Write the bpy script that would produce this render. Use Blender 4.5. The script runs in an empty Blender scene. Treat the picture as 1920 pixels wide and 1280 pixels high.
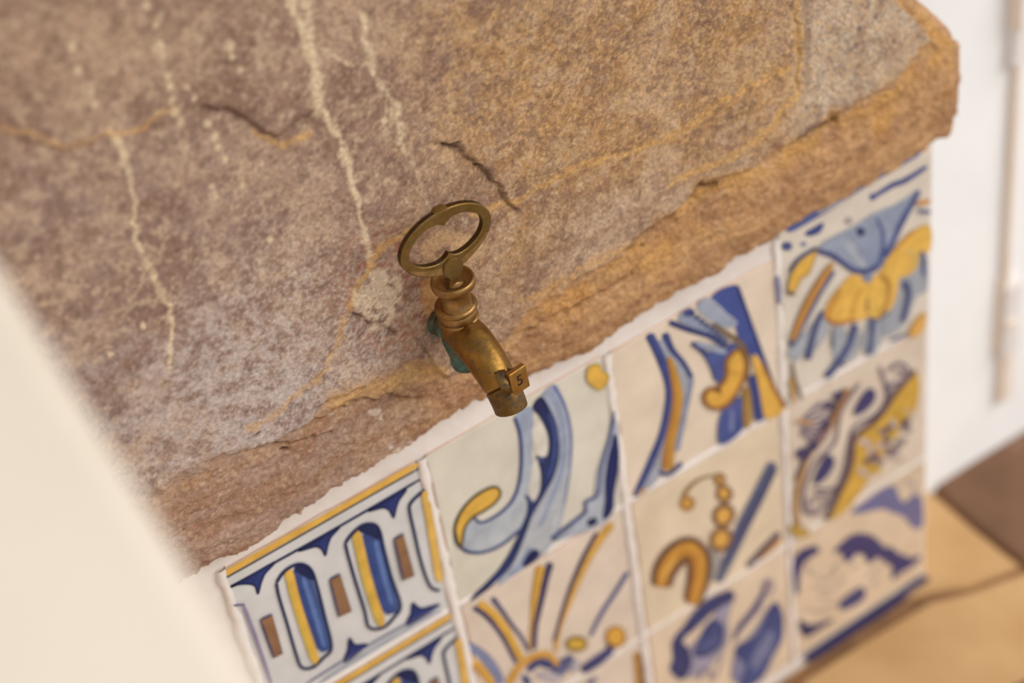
import bpy, bmesh, math, random
import numpy as np
from mathutils import Vector, Matrix
from mathutils.geometry import tessellate_polygon
random.seed(7)
SC = bpy.context.scene
COL = SC.collection

# ------------------------------------------------------------------ frame
# wall frame: u along the wall (right), d down from the tiles' top edge, n out of the
# tile plane; unit = one tile (S metres).  World: X = u, Y = into the wall, Z = up.
S = 0.135
FLOOR_D = 3.06
F_PX = 3555.4
R = np.array([[0.81925293, 0.127512, -0.55907542],
              [-0.45043848, 0.74645158, -0.4898114],
              [0.35486591, 0.65310851, 0.66896896]])      # columns: H, D, N in camera axes
T = np.array([-0.39100559, 0.49897345, 8.22282308])
CAMW = -R.T @ T                                            # camera in (u, d, n_in)

def W(u, d, n=0.0):
    """wall frame -> world metres"""
    return Vector((u * S, -n * S, (FLOOR_D - d) * S))

def ray(x, y):
    return R.T @ np.array([(x - 960) / F_PX, (y - 640) / F_PX, 1.0])

def on_wall(x, y, n=0.0):
    r = ray(x, y); s = (-n - CAMW[2]) / r[2]; p = CAMW + r * s
    return p[0], p[1]

def on_floor(x, y, d=FLOOR_D):
    r = ray(x, y); s = (d - CAMW[1]) / r[1]; p = CAMW + r * s
    return p[0], -p[2]                                     # u, n

def on_u(x, y, u):
    r = ray(x, y); s = (u - CAMW[0]) / r[0]; p = CAMW + r * s
    return p[1], -p[2]                                     # d, n

def to_px(u, d, n):
    w = np.stack([u, d, -n], -1) @ R.T + T
    return 960 + F_PX * w[..., 0] / w[..., 2], 640 + F_PX * w[..., 1] / w[..., 2]

# ------------------------------------------------------------------ camera
cam = bpy.data.cameras.new('camera')
cam.sensor_width = 36.0
cam.lens = F_PX * 36.0 / 1920.0
cam.clip_start = 0.02
cam.dof.use_dof = True
cam.dof.focus_distance = 7.45 * S
cam.dof.aperture_fstop = 3.3
cam.dof.aperture_blades = 0
co = bpy.data.objects.new('camera', cam); COL.objects.link(co)
def hdn2w(v): return Vector((v[0], v[2], -v[1]))
cx, cy, cz = hdn2w(R[0]), hdn2w(-R[1]), hdn2w(-R[2])
M = Matrix((cx, cy, cz)).transposed().to_4x4()
M.translation = W(CAMW[0], CAMW[1], -CAMW[2])
co.matrix_world = M
SC.camera = co

# ------------------------------------------------------------------ world, light, exposure
wd = bpy.data.worlds.new('world'); SC.world = wd; wd.use_nodes = True
bg = wd.node_tree.nodes['Background']
bg.inputs['Color'].default_value = (0.975, 0.99, 1.0, 1)
bg.inputs['Strength'].default_value = 0.66
sun = bpy.data.lights.new('sun', 'SUN'); sun.energy = 2.3; sun.angle = math.radians(50)
sun.color = (1.0, 0.955, 0.90)
so = bpy.data.objects.new('sun', sun); COL.objects.link(so)
so.rotation_euler = Vector((-0.62, 0.62, -0.72)).to_track_quat('-Z', 'Y').to_euler()
so.location = (2, -2, 3)
SC.view_settings.view_transform = 'Standard'
SC.view_settings.look = 'None'
SC.view_settings.gamma = 1.0
SC.view_settings.use_curve_mapping = False
SC.view_settings.exposure = 0.2

# ------------------------------------------------------------------ helpers
def lin(c):
    c = np.asarray(c, float) / 255.0
    return np.where(c <= .04045, c / 12.92, ((c + .055) / 1.055) ** 2.4)

def rgba(c): return (*[float(v) for v in lin(c)], 1.0)

def tag(o, label, cat=None, group=None, kind=None):
    if label: o['label'] = label
    if cat: o['category'] = cat
    if group: o['group'] = group
    if kind: o['kind'] = kind
    return o

def link(name, me, mat=None, parent=None):
    o = bpy.data.objects.new(name, me); COL.objects.link(o)
    if mat is not None and me is not None:
        me.materials.append(mat)
    if parent is not None: o.parent = parent
    return o

def mesh_from(name, verts, faces, smooth=False):
    me = bpy.data.meshes.new(name)
    me.from_pydata([tuple(v) for v in verts], [], faces); me.update()
    if smooth:
        me.polygons.foreach_set('use_smooth', [True] * len(me.polygons))
    return me

def bm_mesh(name, bm, smooth=False):
    bmesh.ops.recalc_face_normals(bm, faces=bm.faces)
    me = bpy.data.meshes.new(name); bm.to_mesh(me); bm.free()
    if smooth: me.polygons.foreach_set('use_smooth', [True] * len(me.polygons))
    return me

def node_mat(name):
    m = bpy.data.materials.new(name); m.use_nodes = True
    nt = m.node_tree
    return m, nt, nt.nodes['Principled BSDF']

def plain_mat(name, c1, c2, scale=20.0, rough=0.8, bump=0.2, bscale=80.0, bdist=0.002, spec=0.3, c3=None):
    """two/three tone mottled surface with fine relief"""
    m, nt, b = node_mat(name)
    tc = nt.nodes.new('ShaderNodeTexCoord')
    n1 = nt.nodes.new('ShaderNodeTexNoise'); n1.inputs['Scale'].default_value = scale
    n1.inputs['Detail'].default_value = 6; n1.inputs['Roughness'].default_value = 0.6
    nt.links.new(tc.outputs['Object'], n1.inputs['Vector'])
    cr = nt.nodes.new('ShaderNodeValToRGB')
    cr.color_ramp.elements[0].position = .35; cr.color_ramp.elements[0].color = rgba(c1)
    cr.color_ramp.elements[1].position = .65; cr.color_ramp.elements[1].color = rgba(c2)
    if c3:
        e = cr.color_ramp.elements.new(.78); e.color = rgba(c3)
    nt.links.new(n1.outputs['Fac'], cr.inputs['Fac'])
    nt.links.new(cr.outputs['Color'], b.inputs['Base Color'])
    b.inputs['Roughness'].default_value = rough
    b.inputs['Specular IOR Level'].default_value = spec
    n2 = nt.nodes.new('ShaderNodeTexNoise'); n2.inputs['Scale'].default_value = bscale
    n2.inputs['Detail'].default_value = 5
    nt.links.new(tc.outputs['Object'], n2.inputs['Vector'])
    bp = nt.nodes.new('ShaderNodeBump'); bp.inputs['Strength'].default_value = bump
    bp.inputs['Distance'].default_value = bdist
    nt.links.new(n2.outputs['Fac'], bp.inputs['Height'])
    nt.links.new(bp.outputs['Normal'], b.inputs['Normal'])
    return m

def sm(a, b, x):
    t = np.clip((x - a) / (b - a), 0, 1); return t * t * (3 - 2 * t)

_rng = np.random.RandomState(11)
_LAT = _rng.rand(512, 512)
def vnoise(x, y):
    xi = np.floor(x).astype(int); yi = np.floor(y).astype(int)
    fx = x - xi; fy = y - yi
    fx = fx * fx * (3 - 2 * fx); fy = fy * fy * (3 - 2 * fy)
    a = _LAT[xi % 512, yi % 512]; b = _LAT[(xi + 1) % 512, yi % 512]
    c = _LAT[xi % 512, (yi + 1) % 512]; d = _LAT[(xi + 1) % 512, (yi + 1) % 512]
    return (a * (1 - fx) + b * fx) * (1 - fy) + (c * (1 - fx) + d * fx) * fy
def fbm(x, y, oct=4, gain=.5):
    s = 0; a = 1; t = 0
    for k in range(oct):
        s = s + a * vnoise(x * 2 ** k + 37.3 * k, y * 2 ** k + 91.7 * k); t += a; a *= gain
    return s / t

def pdist(px, py, pts):
    """distance to a polyline and parameter along it"""
    best = np.full(px.shape, 1e9); par = np.zeros(px.shape); side = np.zeros(px.shape)
    n = len(pts) - 1
    for i in range(n):
        ax, ay = pts[i]; bx, by = pts[i + 1]
        dx, dy = bx - ax, by - ay; L2 = dx * dx + dy * dy + 1e-9
        t = np.clip(((px - ax) * dx + (py - ay) * dy) / L2, 0, 1)
        qx = px - ax - t * dx; qy = py - ay - t * dy
        dd = np.hypot(qx, qy); m = dd < best
        best = np.where(m, dd, best); par = np.where(m, (i + t) / n, par)
        side = np.where(m, np.sign(dx * qy - dy * qx), side)
    return best, par, side

def catmull(pts, per=6, closed=False):
    P = [np.array(p, float) for p in pts]
    n = len(P); out = []
    if n < 3 and not closed:
        return [P[0] + (P[1] - P[0]) * k / per for k in range(per + 1)]
    rng = range(n) if closed else range(n - 1)
    for i in rng:
        if closed: p0, p1, p2, p3 = P[i - 1], P[i], P[(i + 1) % n], P[(i + 2) % n]
        else: p0, p1, p2, p3 = P[max(i - 1, 0)], P[i], P[i + 1], P[min(i + 2, n - 1)]
        for k in range(per):
            t = k / per
            out.append(.5 * ((2 * p1) + (-p0 + p2) * t + (2 * p0 - 5 * p1 + 4 * p2 - p3) * t * t + (-p0 + 3 * p1 - 3 * p2 + p3) * t ** 3))
    if not closed: out.append(P[-1])
    return out

# ------------------------------------------------------------------ setting materials
M_PLASTER = plain_mat('white_plaster', (238, 238, 238), (245, 245, 245), 6, .85, .12, 40, .003, .2)
M_PLASTER_WARM = plain_mat('cream_plaster', (220, 207, 190), (226, 213, 197), 9, .85, .12, 60, .003, .2)
M_MORTAR = plain_mat('lime_mortar', (222, 212, 204), (232, 224, 218), 30, .9, .45, 160, .0015, .15)
M_EARTH = plain_mat('floor_joint', (120, 88, 62), (150, 112, 78), 30, .9, .4, 120, .003, .2)
M_TANSTONE = plain_mat('tan_flagstone', (186, 147, 100), (198, 161, 114), 14, .75, .3, 120, .002, .2, (176, 130, 86))
M_BROWNSTONE = plain_mat('brown_flagstone', (108, 80, 60), (124, 92, 72), 22, .75, .3, 120, .002, .2, (156, 122, 102))

# ------------------------------------------------------------------ floor
def poly_slab(name, pts_world, thick, mat, parent, normal_up=True, bevel=.004):
    """a flat stone with a slightly rounded edge, top at the given points"""
    bm = bmesh.new()
    up = Vector((0, 0, 1))
    c = sum(pts_world, Vector()) / len(pts_world)
    top = [bm.verts.new(c + (p - c) * (1 - bevel / max((p - c).length, .01))) for p in pts_world]
    mid = [bm.verts.new(p - up * bevel) for p in pts_world]
    low = [bm.verts.new(p - up * thick) for p in pts_world]
    bm.faces.new(top); bm.faces.new(list(reversed(low)))
    n = len(top)
    for i in range(n):
        j = (i + 1) % n
        bm.faces.new((top[i], mid[i], mid[j], top[j])); bm.faces.new((mid[i], low[i], low[j], mid[j]))
    return link(name, bm_mesh(name, bm), mat, parent)

fl = mesh_from('floor', [W(-6, FLOOR_D + .04, 9), W(9, FLOOR_D + .04, 9), W(9, FLOOR_D + .04, -1), W(-6, FLOOR_D + .04, -1),
                         W(-6, FLOOR_D + .6, 9), W(9, FLOOR_D + .6, 9), W(9, FLOOR_D + .6, -1), W(-6, FLOOR_D + .6, -1)],
               [(0, 1, 2, 3), (7, 6, 5, 4), (0, 4, 5, 1), (1, 5, 6, 2), (2, 6, 7, 3), (3, 7, 4, 0)])
floor = tag(link('floor', fl, M_EARTH), 'stone paved floor of tan and brown slabs below the tiles', kind='structure')
def flag_px(pts, mat):
    w = []
    for p in pts:
        u, n = on_floor(*p); w.append(W(u, FLOOR_D, n))
    return poly_slab('flagstone', w, .02, mat, floor)
flag_px([(1744, 905), (1935, 795), (2080, 712), (2260, 950), (2060, 1140), (1932, 1062), (1840, 992)], M_BROWNSTONE)
flag_px([(1690, 938), (1738, 916), (1836, 996), (1912, 1056), (1872, 1074), (1812, 1096), (1740, 1106), (1690, 1120)], M_TANSTONE)
flag_px([(1500, 1278), (1600, 1212), (1742, 1124), (1816, 1108), (1880, 1086), (1930, 1070), (2052, 1148), (1990, 1232), (1880, 1290), (1760, 1400), (1520, 1440)], M_TANSTONE)
flag_px([(1996, 1240), (2070, 1150), (2270, 960), (2480, 1200), (2200, 1500), (2000, 1560), (1780, 1408), (1890, 1296)], M_BROWNSTONE)
flag_px([(1080, 1540), (1490, 1290), (1510, 1440), (1560, 1640), (1180, 1700)], M_TANSTONE)
for (u0, u1, n0, n1, k) in ((5.75, 7.2, -.5, .8, 1), (5.75, 7.2, .86, 2.1, 0), (1.5, 3.2, 2.75, 3.9, 0), (3.28, 5.0, 2.75, 4.0, 1), (-.6, 1.4, 2.75, 3.9, 1), (-.9, .0, .05, 1.2, 1)):
    w = [W(u + random.uniform(-.04, .04), FLOOR_D, n + random.uniform(-.04, .04)) for (u, n) in
         ((u0 + .05, n0 + .05), (u1 - .05, n0 + .05), (u1 - .05, n1 - .05), (u0 + .05, n1 - .05))]
    poly_slab('flagstone', w, .02, (M_TANSTONE, M_BROWNSTONE)[k], floor)

# ------------------------------------------------------------------ walls
def box(name, u0, u1, d0, d1, n0, n1, mat, parent=None):
    v = [W(u, d, n) for n in (n0, n1) for d in (d0, d1) for u in (u0, u1)]
    f = [(0, 1, 3, 2), (4, 6, 7, 5), (0, 4, 5, 1), (2, 3, 7, 6), (0, 2, 6, 4), (1, 5, 7, 3)]
    me = mesh_from(name, v, f)
    bm = bmesh.new(); bm.from_mesh(me); bmesh.ops.recalc_face_normals(bm, faces=bm.faces); bm.to_mesh(me); bm.free()
    return link(name, me, mat, parent)

NB = -.53
tag(box('wall_back', -20, 14, FLOOR_D - 19.3, FLOOR_D + .05, NB - .6, NB, M_PLASTER), 'smooth white wall behind the tiled block', kind='structure')
wt = tag(box('wall_tiled', -2.9, 3.0, -.33, FLOOR_D + .05, NB, -.012, M_MORTAR), 'low block faced with painted blue and yellow tiles under the stone', kind='structure')

tag(box('added_ceiling', -20, 14, FLOOR_D - 19.6, FLOOR_D - 19, NB - .5, 11, M_PLASTER), 'unseen whitewashed sky-blocking ceiling', kind='structure')  # unseen slab, added to block overhead sky and darken the brass reflections

# sloping whitewashed wing wall close to the camera
U0 = -1.78
a = on_u(12, 510, U0); b = on_u(468, 1240, U0)
sl = (b[0] - a[0]) / (b[1] - a[1])
def dd_at(n): return a[0] + sl * (n - a[1])
nA, nB = NB + .02, 5.2
bm = bmesh.new()
prof = [(dd_at(nA), nA), (dd_at(nB), nB), (FLOOR_D + .02, nB), (FLOOR_D + .02, nA)]
rr = .06
sec = [(-1.6, rr), (-1.6 + .03, .02), (-1.6 + rr, 0), (-rr, 0), (-rr * .3, rr * .3), (0, rr)]
rings = []
for (d, n) in prof[:2]:
    rings.append([bm.verts.new(W(U0 + du, d + dv, n)) for du, dv in sec] + [bm.verts.new(W(U0, FLOOR_D + .02, n)), bm.verts.new(W(U0 - 1.6, FLOOR_D + .02, n))])
k = len(rings[0])
for i in range(k):
    j = (i + 1) % k
    bm.faces.new((rings[0][i], rings[0][j], rings[1][j], rings[1][i]))
bm.faces.new(rings[0]); bm.faces.new(list(reversed(rings[1])))
tag(link('wall_left', bm_mesh('wall_left', bm), M_PLASTER_WARM), 'whitewashed sloping wing wall blurred in the near left foreground', kind='structure')

# ------------------------------------------------------------------ tiles
M_GLAZE = {}
def glaze(c):
    key = tuple(c)
    if key not in M_GLAZE:
        c2 = tuple(min(255, v + 8) for v in c); c1 = tuple(max(0, v - 8) for v in c)
        m = plain_mat('tin_glaze', c1, c2, 25, .32, .10, 60, .001, .35)
        M_GLAZE[key] = m
    return M_GLAZE[key]
M_CLAY = plain_mat('fired_clay', (196, 140, 108), (210, 160, 128), 40, .9, .4, 200, .001, .2)

m, nt, b_ = node_mat('painted_glaze')
at = nt.nodes.new('ShaderNodeAttribute'); at.attribute_name = 'Col'
tc = nt.nodes.new('ShaderNodeTexCoord')
nz = nt.nodes.new('ShaderNodeTexNoise'); nz.inputs['Scale'].default_value = 90; nz.inputs['Detail'].default_value = 5
nt.links.new(tc.outputs['Object'], nz.inputs['Vector'])
mr = nt.nodes.new('ShaderNodeMapRange'); mr.inputs['From Min'].default_value = .3; mr.inputs['From Max'].default_value = .7
mr.inputs['To Min'].default_value = .86; mr.inputs['To Max'].default_value = 1.16
nt.links.new(nz.outputs['Fac'], mr.inputs['Value'])
mx = nt.nodes.new('ShaderNodeMix'); mx.data_type = 'RGBA'; mx.blend_type = 'MULTIPLY'; mx.inputs['Factor'].default_value = 1
nt.links.new(at.outputs['Color'], mx.inputs['A']); nt.links.new(mr.outputs['Result'], mx.inputs['B'])
nt.links.new(mx.outputs['Result'], b_.inputs['Base Color'])
nt.links.new(at.outputs['Alpha'], b_.inputs['Alpha'])
b_.inputs['Roughness'].default_value = .32; b_.inputs['Specular IOR Level'].default_value = .35
M_PAINT = m

NAVY = (30, 42, 88); BLUE = (62, 88, 146); MID = (88, 108, 160); WASH = (166, 174, 186); PALE = (186, 190, 192)
YEL = (226, 172, 66); OCH = (200, 138, 50); BRN = (142, 100, 64); DBR = (98, 66, 48); PUR = (84, 72, 116); OLV = (120, 108, 48)
GRY = (158, 150, 152)

def pcol(c):
    c = np.asarray(c, float); g_ = c @ np.array([.3, .59, .11]); return lin(c * .87 + g_ * .13)

class Motif:
    """brush strokes of one tile: thin coloured layers lying on the glaze"""
    def __init__(self, x0, y0, s):
        self.x0, self.y0, self.s = x0, y0, s
        self.v = []; self.f = []; self.c = []; self.layer = 0
    def pt(self, p):
        return on_wall(self.x0 + p[0] / self.s, self.y0 + p[1] / self.s, 0.0)
    def height(self):
        self.layer += 1
        return .0016 + .00022 * self.layer
    def rib(self, pts, w, col, col2=None, soft=.35):
        """brush stroke; w width or widths in crop pixels"""
        h = self.height()
        cl = catmull(pts, 5)
        n = len(cl)
        if not hasattr(w, '__len__'): w = [w] * 2
        wi = np.interp(np.linspace(0, 1, n), np.linspace(0, 1, len(w)), w)
        c1 = pcol(col); c2 = pcol(col2) if col2 is not None else c1
        base = len(self.v)
        offs = (-.5 - .16, -.5 + .22 * soft, 0, .5 - .22 * soft, .5 + .16); al = (0, 1, 1, 1, 0)
        for i, p in enumerate(cl):
            q0 = cl[max(i - 1, 0)]; q1 = cl[min(i + 1, n - 1)]
            t = q1 - q0; t = t / (np.linalg.norm(t) + 1e-9); nn = np.array([-t[1], t[0]])
            e = 1.0
            if i == 0 or i == n - 1: e = .55
            for o, a_ in zip(offs, al):
                u, d = self.pt(p + nn * o * wi[i] * e)
                self.v.append(W(u, d, h)); f = o + .5
                self.c.append((*(c1 * (1 - min(max(f, 0), 1)) + c2 * min(max(f, 0), 1)), a_))
        for i in range(n - 1):
            for k in range(4):
                q = base + i * 5 + k
                self.f.append((q, q + 1, q + 6, q + 5))
    def blob(self, pts, col, col2=None, per=4, edge=None, ew=10):
        h = self.height()
        cl = catmull(pts, per, True)
        c1 = pcol(col); c2 = pcol(col2) if col2 is not None else c1
        base = len(self.v)
        ys = [p[0] + p[1] for p in cl]; lo, hi = min(ys), max(ys)
        P3 = []
        for p in cl:
            u, d = self.pt(p); P3.append(Vector((u, d, 0)))
            self.v.append(W(u, d, h)); f = (p[0] + p[1] - lo) / (hi - lo + 1e-9)
            self.c.append((*(c1 * (1 - f) + c2 * f), 1))
        for t in tessellate_polygon([P3]): self.f.append(tuple(base + i for i in t))
        # soft rim
        if per > 1: self.rib([tuple(p) for p in cl[::2]] + [tuple(cl[0])], ew * 1.5 if edge else 10, edge or col, edge or col)
    def dot(self, x, y, rx, ry, col, edge=None, ew=10, ang=0):
        ca, sa = math.cos(ang), math.sin(ang)
        self.blob([(x + rx * math.cos(t) * ca - ry * math.sin(t) * sa, y + rx * math.cos(t) * sa + ry * math.sin(t) * ca)
                   for t in np.linspace(0, 2 * math.pi, 9)[:-1]], col, None, 3, edge, ew)
    def build(self, parent, name='painted_motif'):
        me = mesh_from(name, self.v, self.f)
        ca = me.color_attributes.new('Col', 'FLOAT_COLOR', 'POINT')
        ca.data.foreach_set('color', np.array(self.c, np.float32).ravel())
        return link(name, me, M_PAINT, parent)

def tile(corners, col, parent=wt):
    """hand cut tile: corners in (u, d); slightly uneven edges, proud of the mortar"""
    C = [np.array(c, float) for c in corners]
    ring = []
    for i in range(4):
        p, q = C[i], C[(i + 1) % 4]
        for k in range(6):
            t = k / 6
            w = p + (q - p) * t
            e = (q - p) / np.linalg.norm(q - p); nn = np.array([e[1], -e[0]])
            ring.append(w + nn * (random.uniform(-.006, .006) if k else 0))
    cen = sum(ring) / len(ring)
    bm = bmesh.new()
    def lay(shr, n): return [bm.verts.new(W(*(cen + (r - cen) * (1 - shr)), n)) for r in ring]
    top = lay(.012, 0.0); m1 = lay(.002, -.006); bot = lay(0, -.05)
    bm.faces.new(top)
    L = len(ring)
    for i in range(L):
        j = (i + 1) % L
        f = bm.faces.new((top[i], m1[i], m1[j], top[j])); f.smooth = True
        f2 = bm.faces.new((m1[i], bot[i], bot[j], m1[j])); f2.material_index = 1
    bm.faces.new(list(reversed(bot)))
    me = bm_mesh('tile', bm)
    o = link('tile', me, glaze(col), parent); me.materials.append(M_CLAY)
    return o

g = .018
def quad(u0, u1, d0, d1): return [(u0, d0), (u1, d0), (u1, d1), (u0, d1)]
t00 = tile(quad(-1.0, -.035, .012, .975), (206, 205, 204))
t01 = tile(quad(-1.0, -.035, 1.02, 1.98), (206, 205, 204))
t02 = tile(quad(-1.0, -.035, 2.02, 2.98), (206, 205, 204))
t10 = tile(quad(.02, .975, .01, .982), (212, 206, 192))
t11 = tile(quad(.03, .972, 1.02, 1.985), (216, 200, 184))
t12 = tile(quad(.04, .965, 2.02, 2.98), (214, 198, 182))
t20 = tile(quad(1.02, 1.978, .018, .975), (222, 206, 186))
t21 = tile(quad(1.035, 1.965, 1.015, 1.985), (220, 202, 176))
t22 = tile(quad(1.035, 1.97, 2.015, 2.98), (216, 196, 172))
t30 = tile([(2.02, -.15), (2.985, -.12), (2.985, .985), (2.02, .955)], (214, 204, 190))
t31 = tile([(2.02, .99), (2.975, 1.02), (2.975, 1.99), (2.02, 1.975)], (216, 200, 182))
t32 = tile([(2.02, 2.01), (2.985, 2.02), (2.985, 2.97), (2.02, 2.975)], (214, 192, 166))

# --- border tile of ovals
k = Motif(380, 840, 2.91)
k.rib([(85, 705), (420, 513), (800, 300), (1175, 85)], 30, YEL)
k.rib([(90, 726), (400, 552), (830, 306), (1190, 104)], 9, (60, 68, 80))
k.rib([(120, 772), (400, 618), (740, 428), (1205, 158)], 13, NAVY)
for bl in ([(120, 772), (260, 694), (392, 620), (340, 680), (315, 740), (300, 792), (285, 750), (240, 738), (180, 745)],
           [(520, 560), (640, 492), (745, 428), (700, 480), (680, 530), (668, 582), (650, 550), (610, 535)],
           [(900, 342), (1010, 280), (1108, 222), (1070, 280), (1052, 330), (1040, 376), (1020, 340), (980, 322)],
           [(770, 1165), (790, 1100), (800, 1035), (830, 1070), (892, 1068), (850, 1110)],
           [(1110, 962), (1135, 900), (1145, 842), (1190, 872), (1288, 850), (1200, 912)]):
    k.blob(bl, NAVY, (48, 66, 140))
ov1 = [(400, 730), (440, 670), (500, 632), (550, 630), (592, 664), (622, 750), (662, 910), (700, 1080), (655, 1140), (600, 1190), (540, 1192), (510, 1130), (460, 960), (412, 800)]
ov2 = [(775, 515), (810, 465), (870, 415), (930, 410), (962, 445), (982, 540), (1022, 690), (1076, 850), (1040, 920), (980, 975), (905, 972), (880, 880), (830, 720), (790, 580)]
k.rib([(525, 650), (600, 880), (668, 1105)], [90, 92, 70], BLUE, (48, 72, 140))
k.rib([(915, 440), (962, 640), (1030, 900)], [92, 96, 90], BLUE, (48, 72, 140))
k.rib([(545, 700), (610, 900), (660, 1080)], [26, 30, 20], (88, 116, 180))
k.rib([(940, 500), (975, 650), (1030, 850)], [26, 30, 20], (88, 116, 180))
k.blob([(500, 655), (545, 632), (588, 660), (600, 710), (555, 690)], NAVY)
k.blob([(850, 440), (900, 412), (950, 425), (970, 490), (915, 470)], NAVY)
k.rib([(462, 655), (520, 880), (618, 1172)], 46, YEL, (206, 170, 60))
k.rib([(832, 448), (890, 700), (975, 965)], 48, YEL, (206, 170, 60))
k.rib(ov1 + [ov1[0]], 15, NAVY); k.rib(ov2 + [ov2[0]], 15, NAVY)
k.rib([(1208, 222), (1140, 285), (1125, 330), (1150, 450), (1190, 620), (1238, 748), (1292, 772)], 15, NAVY)
k.rib([(1207, 230), (1245, 450), (1290, 725)], 38, (224, 176, 76))
for q in ([(312, 930), (375, 900), (435, 1115), (385, 1140)], [(690, 710), (745, 680), (810, 885), (740, 915)], [(1040, 490), (1090, 460), (1152, 690), (1090, 716)]):
    k.blob(q, (150, 108, 70), (132, 96, 72), 1, (142, 102, 71), 12)
    for e0, e1 in ((3, 0), (0, 1)): k.rib([q[e0], q[e1]], 10, (70, 66, 104))
k.rib([(560, 1280), (800, 1130), (1000, 1012), (1292, 850)], 8, (92, 92, 140))
k.rib([(640, 1272), (900, 1108), (1200, 930), (1300, 880)], 16, (170, 176, 190))
k.rib([(218, 850), (290, 1040), (372, 1290)], 16, (140, 126, 160))
k.rib([(150, 850), (225, 845)], 10, (96, 88, 140))
m00 = k.build(t00)
for row, par in ((1, t01), (2, t02)):
    c = m00.copy(); COL.objects.link(c); c.parent = par; c.location = (0, 0, -row * S * 1.004)

# --- big blue leaf with yellow hook
k = Motif(780, 680, 2.783)
k.blob([(525, 270), (600, 240), (600, 400), (600, 520), (640, 600), (620, 690), (580, 780), (550, 850), (480, 915), (400, 965), (320, 985), (250, 965), (225, 920), (245, 860), (290, 810), (350, 832), (420, 797), (490, 727), (535, 622), (550, 480), (545, 370)], (150, 164, 190), (178, 184, 188))
k.blob([(640, 290), (680, 350), (690, 420), (675, 480), (640, 500), (620, 440), (610, 350)], (212, 206, 192))
k.blob([(620, 500), (650, 560), (652, 640), (620, 710), (590, 690), (600, 600)], (206, 202, 192))
k.blob([(650, 180), (720, 115), (760, 190), (795, 290), (810, 400), (800, 550), (780, 700), (750, 830), (710, 930), (640, 1010), (520, 1090), (430, 1150), (500, 1040), (560, 890), (620, 770), (690, 650), (735, 520), (745, 420), (730, 320), (690, 230)], (156, 166, 190), (178, 182, 186))
k.rib([(700, 150), (750, 260), (770, 400), (755, 560), (700, 720), (640, 860)], [20, 26, 14], (142, 156, 184))
k.rib([(714, 118), (765, 200), (800, 320), (808, 450), (795, 600), (770, 740)], [16, 12, 5], (98, 114, 166))
k.rib([(600, 960), (560, 1040), (480, 1110)], [30, 40, 16], (140, 156, 186))
k.blob([(610, 230), (650, 180), (690, 240), (725, 320), (740, 420), (735, 500), (715, 580), (680, 650), (640, 720), (600, 790), (575, 860), (545, 940), (500, 1040), (430, 1120), (350, 1190), (285, 1232), (350, 1165), (430, 1080), (490, 990), (530, 910), (555, 850), (580, 790), (585, 720), (570, 690), (605, 730), (640, 690), (655, 620), (650, 550), (640, 500), (680, 490), (695, 440), (690, 370), (665, 310), (640, 265)], NAVY, (44, 64, 122))
k.rib([(690, 260), (722, 360), (720, 480), (690, 600)], [10, 16, 8], (60, 84, 148))
k.rib([(300, 798), (330, 830), (380, 815), (450, 770), (510, 700), (540, 600), (548, 480), (540, 370), (512, 280)], [10, 13, 15, 15], (56, 72, 132))
k.rib([(215, 940), (260, 980), (330, 988), (400, 970), (470, 930), (545, 865)], [16, 12, 12], (58, 70, 126))
k.blob([(430, 655), (435, 690), (400, 735), (340, 775), (290, 805), (250, 860), (235, 945), (212, 935), (200, 880), (210, 820), (250, 750), (310, 690), (370, 655), (405, 645)], YEL, (214, 168, 60), 4, (104, 86, 50), 9)
k.rib([(202, 870), (210, 930), (235, 965)], [8, 18, 10], (66, 66, 60))
k.rib([(575, 690), (600, 728)], [14, 20], (60, 76, 130)); k.rib([(625, 480), (662, 512)], [10, 26], (60, 76, 130))
k.blob([(555, 1055), (590, 990), (625, 975), (635, 1000), (600, 1035)], (30, 40, 92))
k.blob([(1030, 280), (1048, 400), (1050, 520), (1030, 660), (1010, 790), (930, 850), (880, 870), (720, 920), (780, 880), (880, 780), (882, 715), (930, 690), (950, 560), (1000, 400)], (160, 168, 186), (172, 178, 190))
k.blob([(1035, 370), (1050, 450), (1048, 540), (1025, 680), (1020, 760), (975, 808), (985, 720), (985, 620), (1000, 500), (1020, 420)], (30, 44, 100))
k.rib([(1030, 250), (1010, 370), (965, 540), (945, 680), (882, 720), (878, 772), (800, 838), (700, 915)], [10, 13, 13, 18], (64, 80, 138))
k.dot(915, 825, 26, 14, NAVY, None, 8, -.5)
k.blob([(890, 50), (905, 12), (950, 8), (965, 40), (1000, 70), (965, 130), (925, 120), (895, 90)], YEL, None, 4, (196, 160, 70), 8)
k.build(t10)

# --- blue and ochre drapery tile
k = Motif(1130, 500, 2.784)
k.rib([(300, 380), (370, 500), (420, 620), (400, 760), (370, 900), (300, 1040), (215, 1150)], [40, 66, 70, 60, 50], (156, 162, 176))
k.rib([(240, 348), (290, 450), (330, 560), (345, 660), (330, 780), (300, 900), (240, 1040), (165, 1198)], [44, 44, 34, 34, 38, 26], (66, 82, 148), (50, 64, 124))
k.rib([(322, 345), (360, 430), (420, 500), (466, 582)], [40, 26, 24], (56, 70, 130))
k.rib([(466, 580), (440, 700), (405, 860), (390, 960)], [22, 24, 20], (132, 142, 172))
k.rib([(345, 470), (375, 580), (390, 680), (375, 800), (350, 920), (335, 1062)], [26, 44, 52, 50, 48, 66], (204, 150, 56), (168, 110, 48))
k.rib([(290, 1062), (340, 1082), (415, 1022)], [18, 22, 26], (72, 78, 124))
k.rib([(180, 1190), (230, 1150)], 20, (190, 150, 110))
k.blob([(690, 95), (730, 200), (770, 310), (820, 430), (870, 590), (930, 720), (860, 620), (790, 480), (720, 390), (690, 300), (640, 240), (565, 165)], (66, 84, 154), (60, 76, 146))
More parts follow.
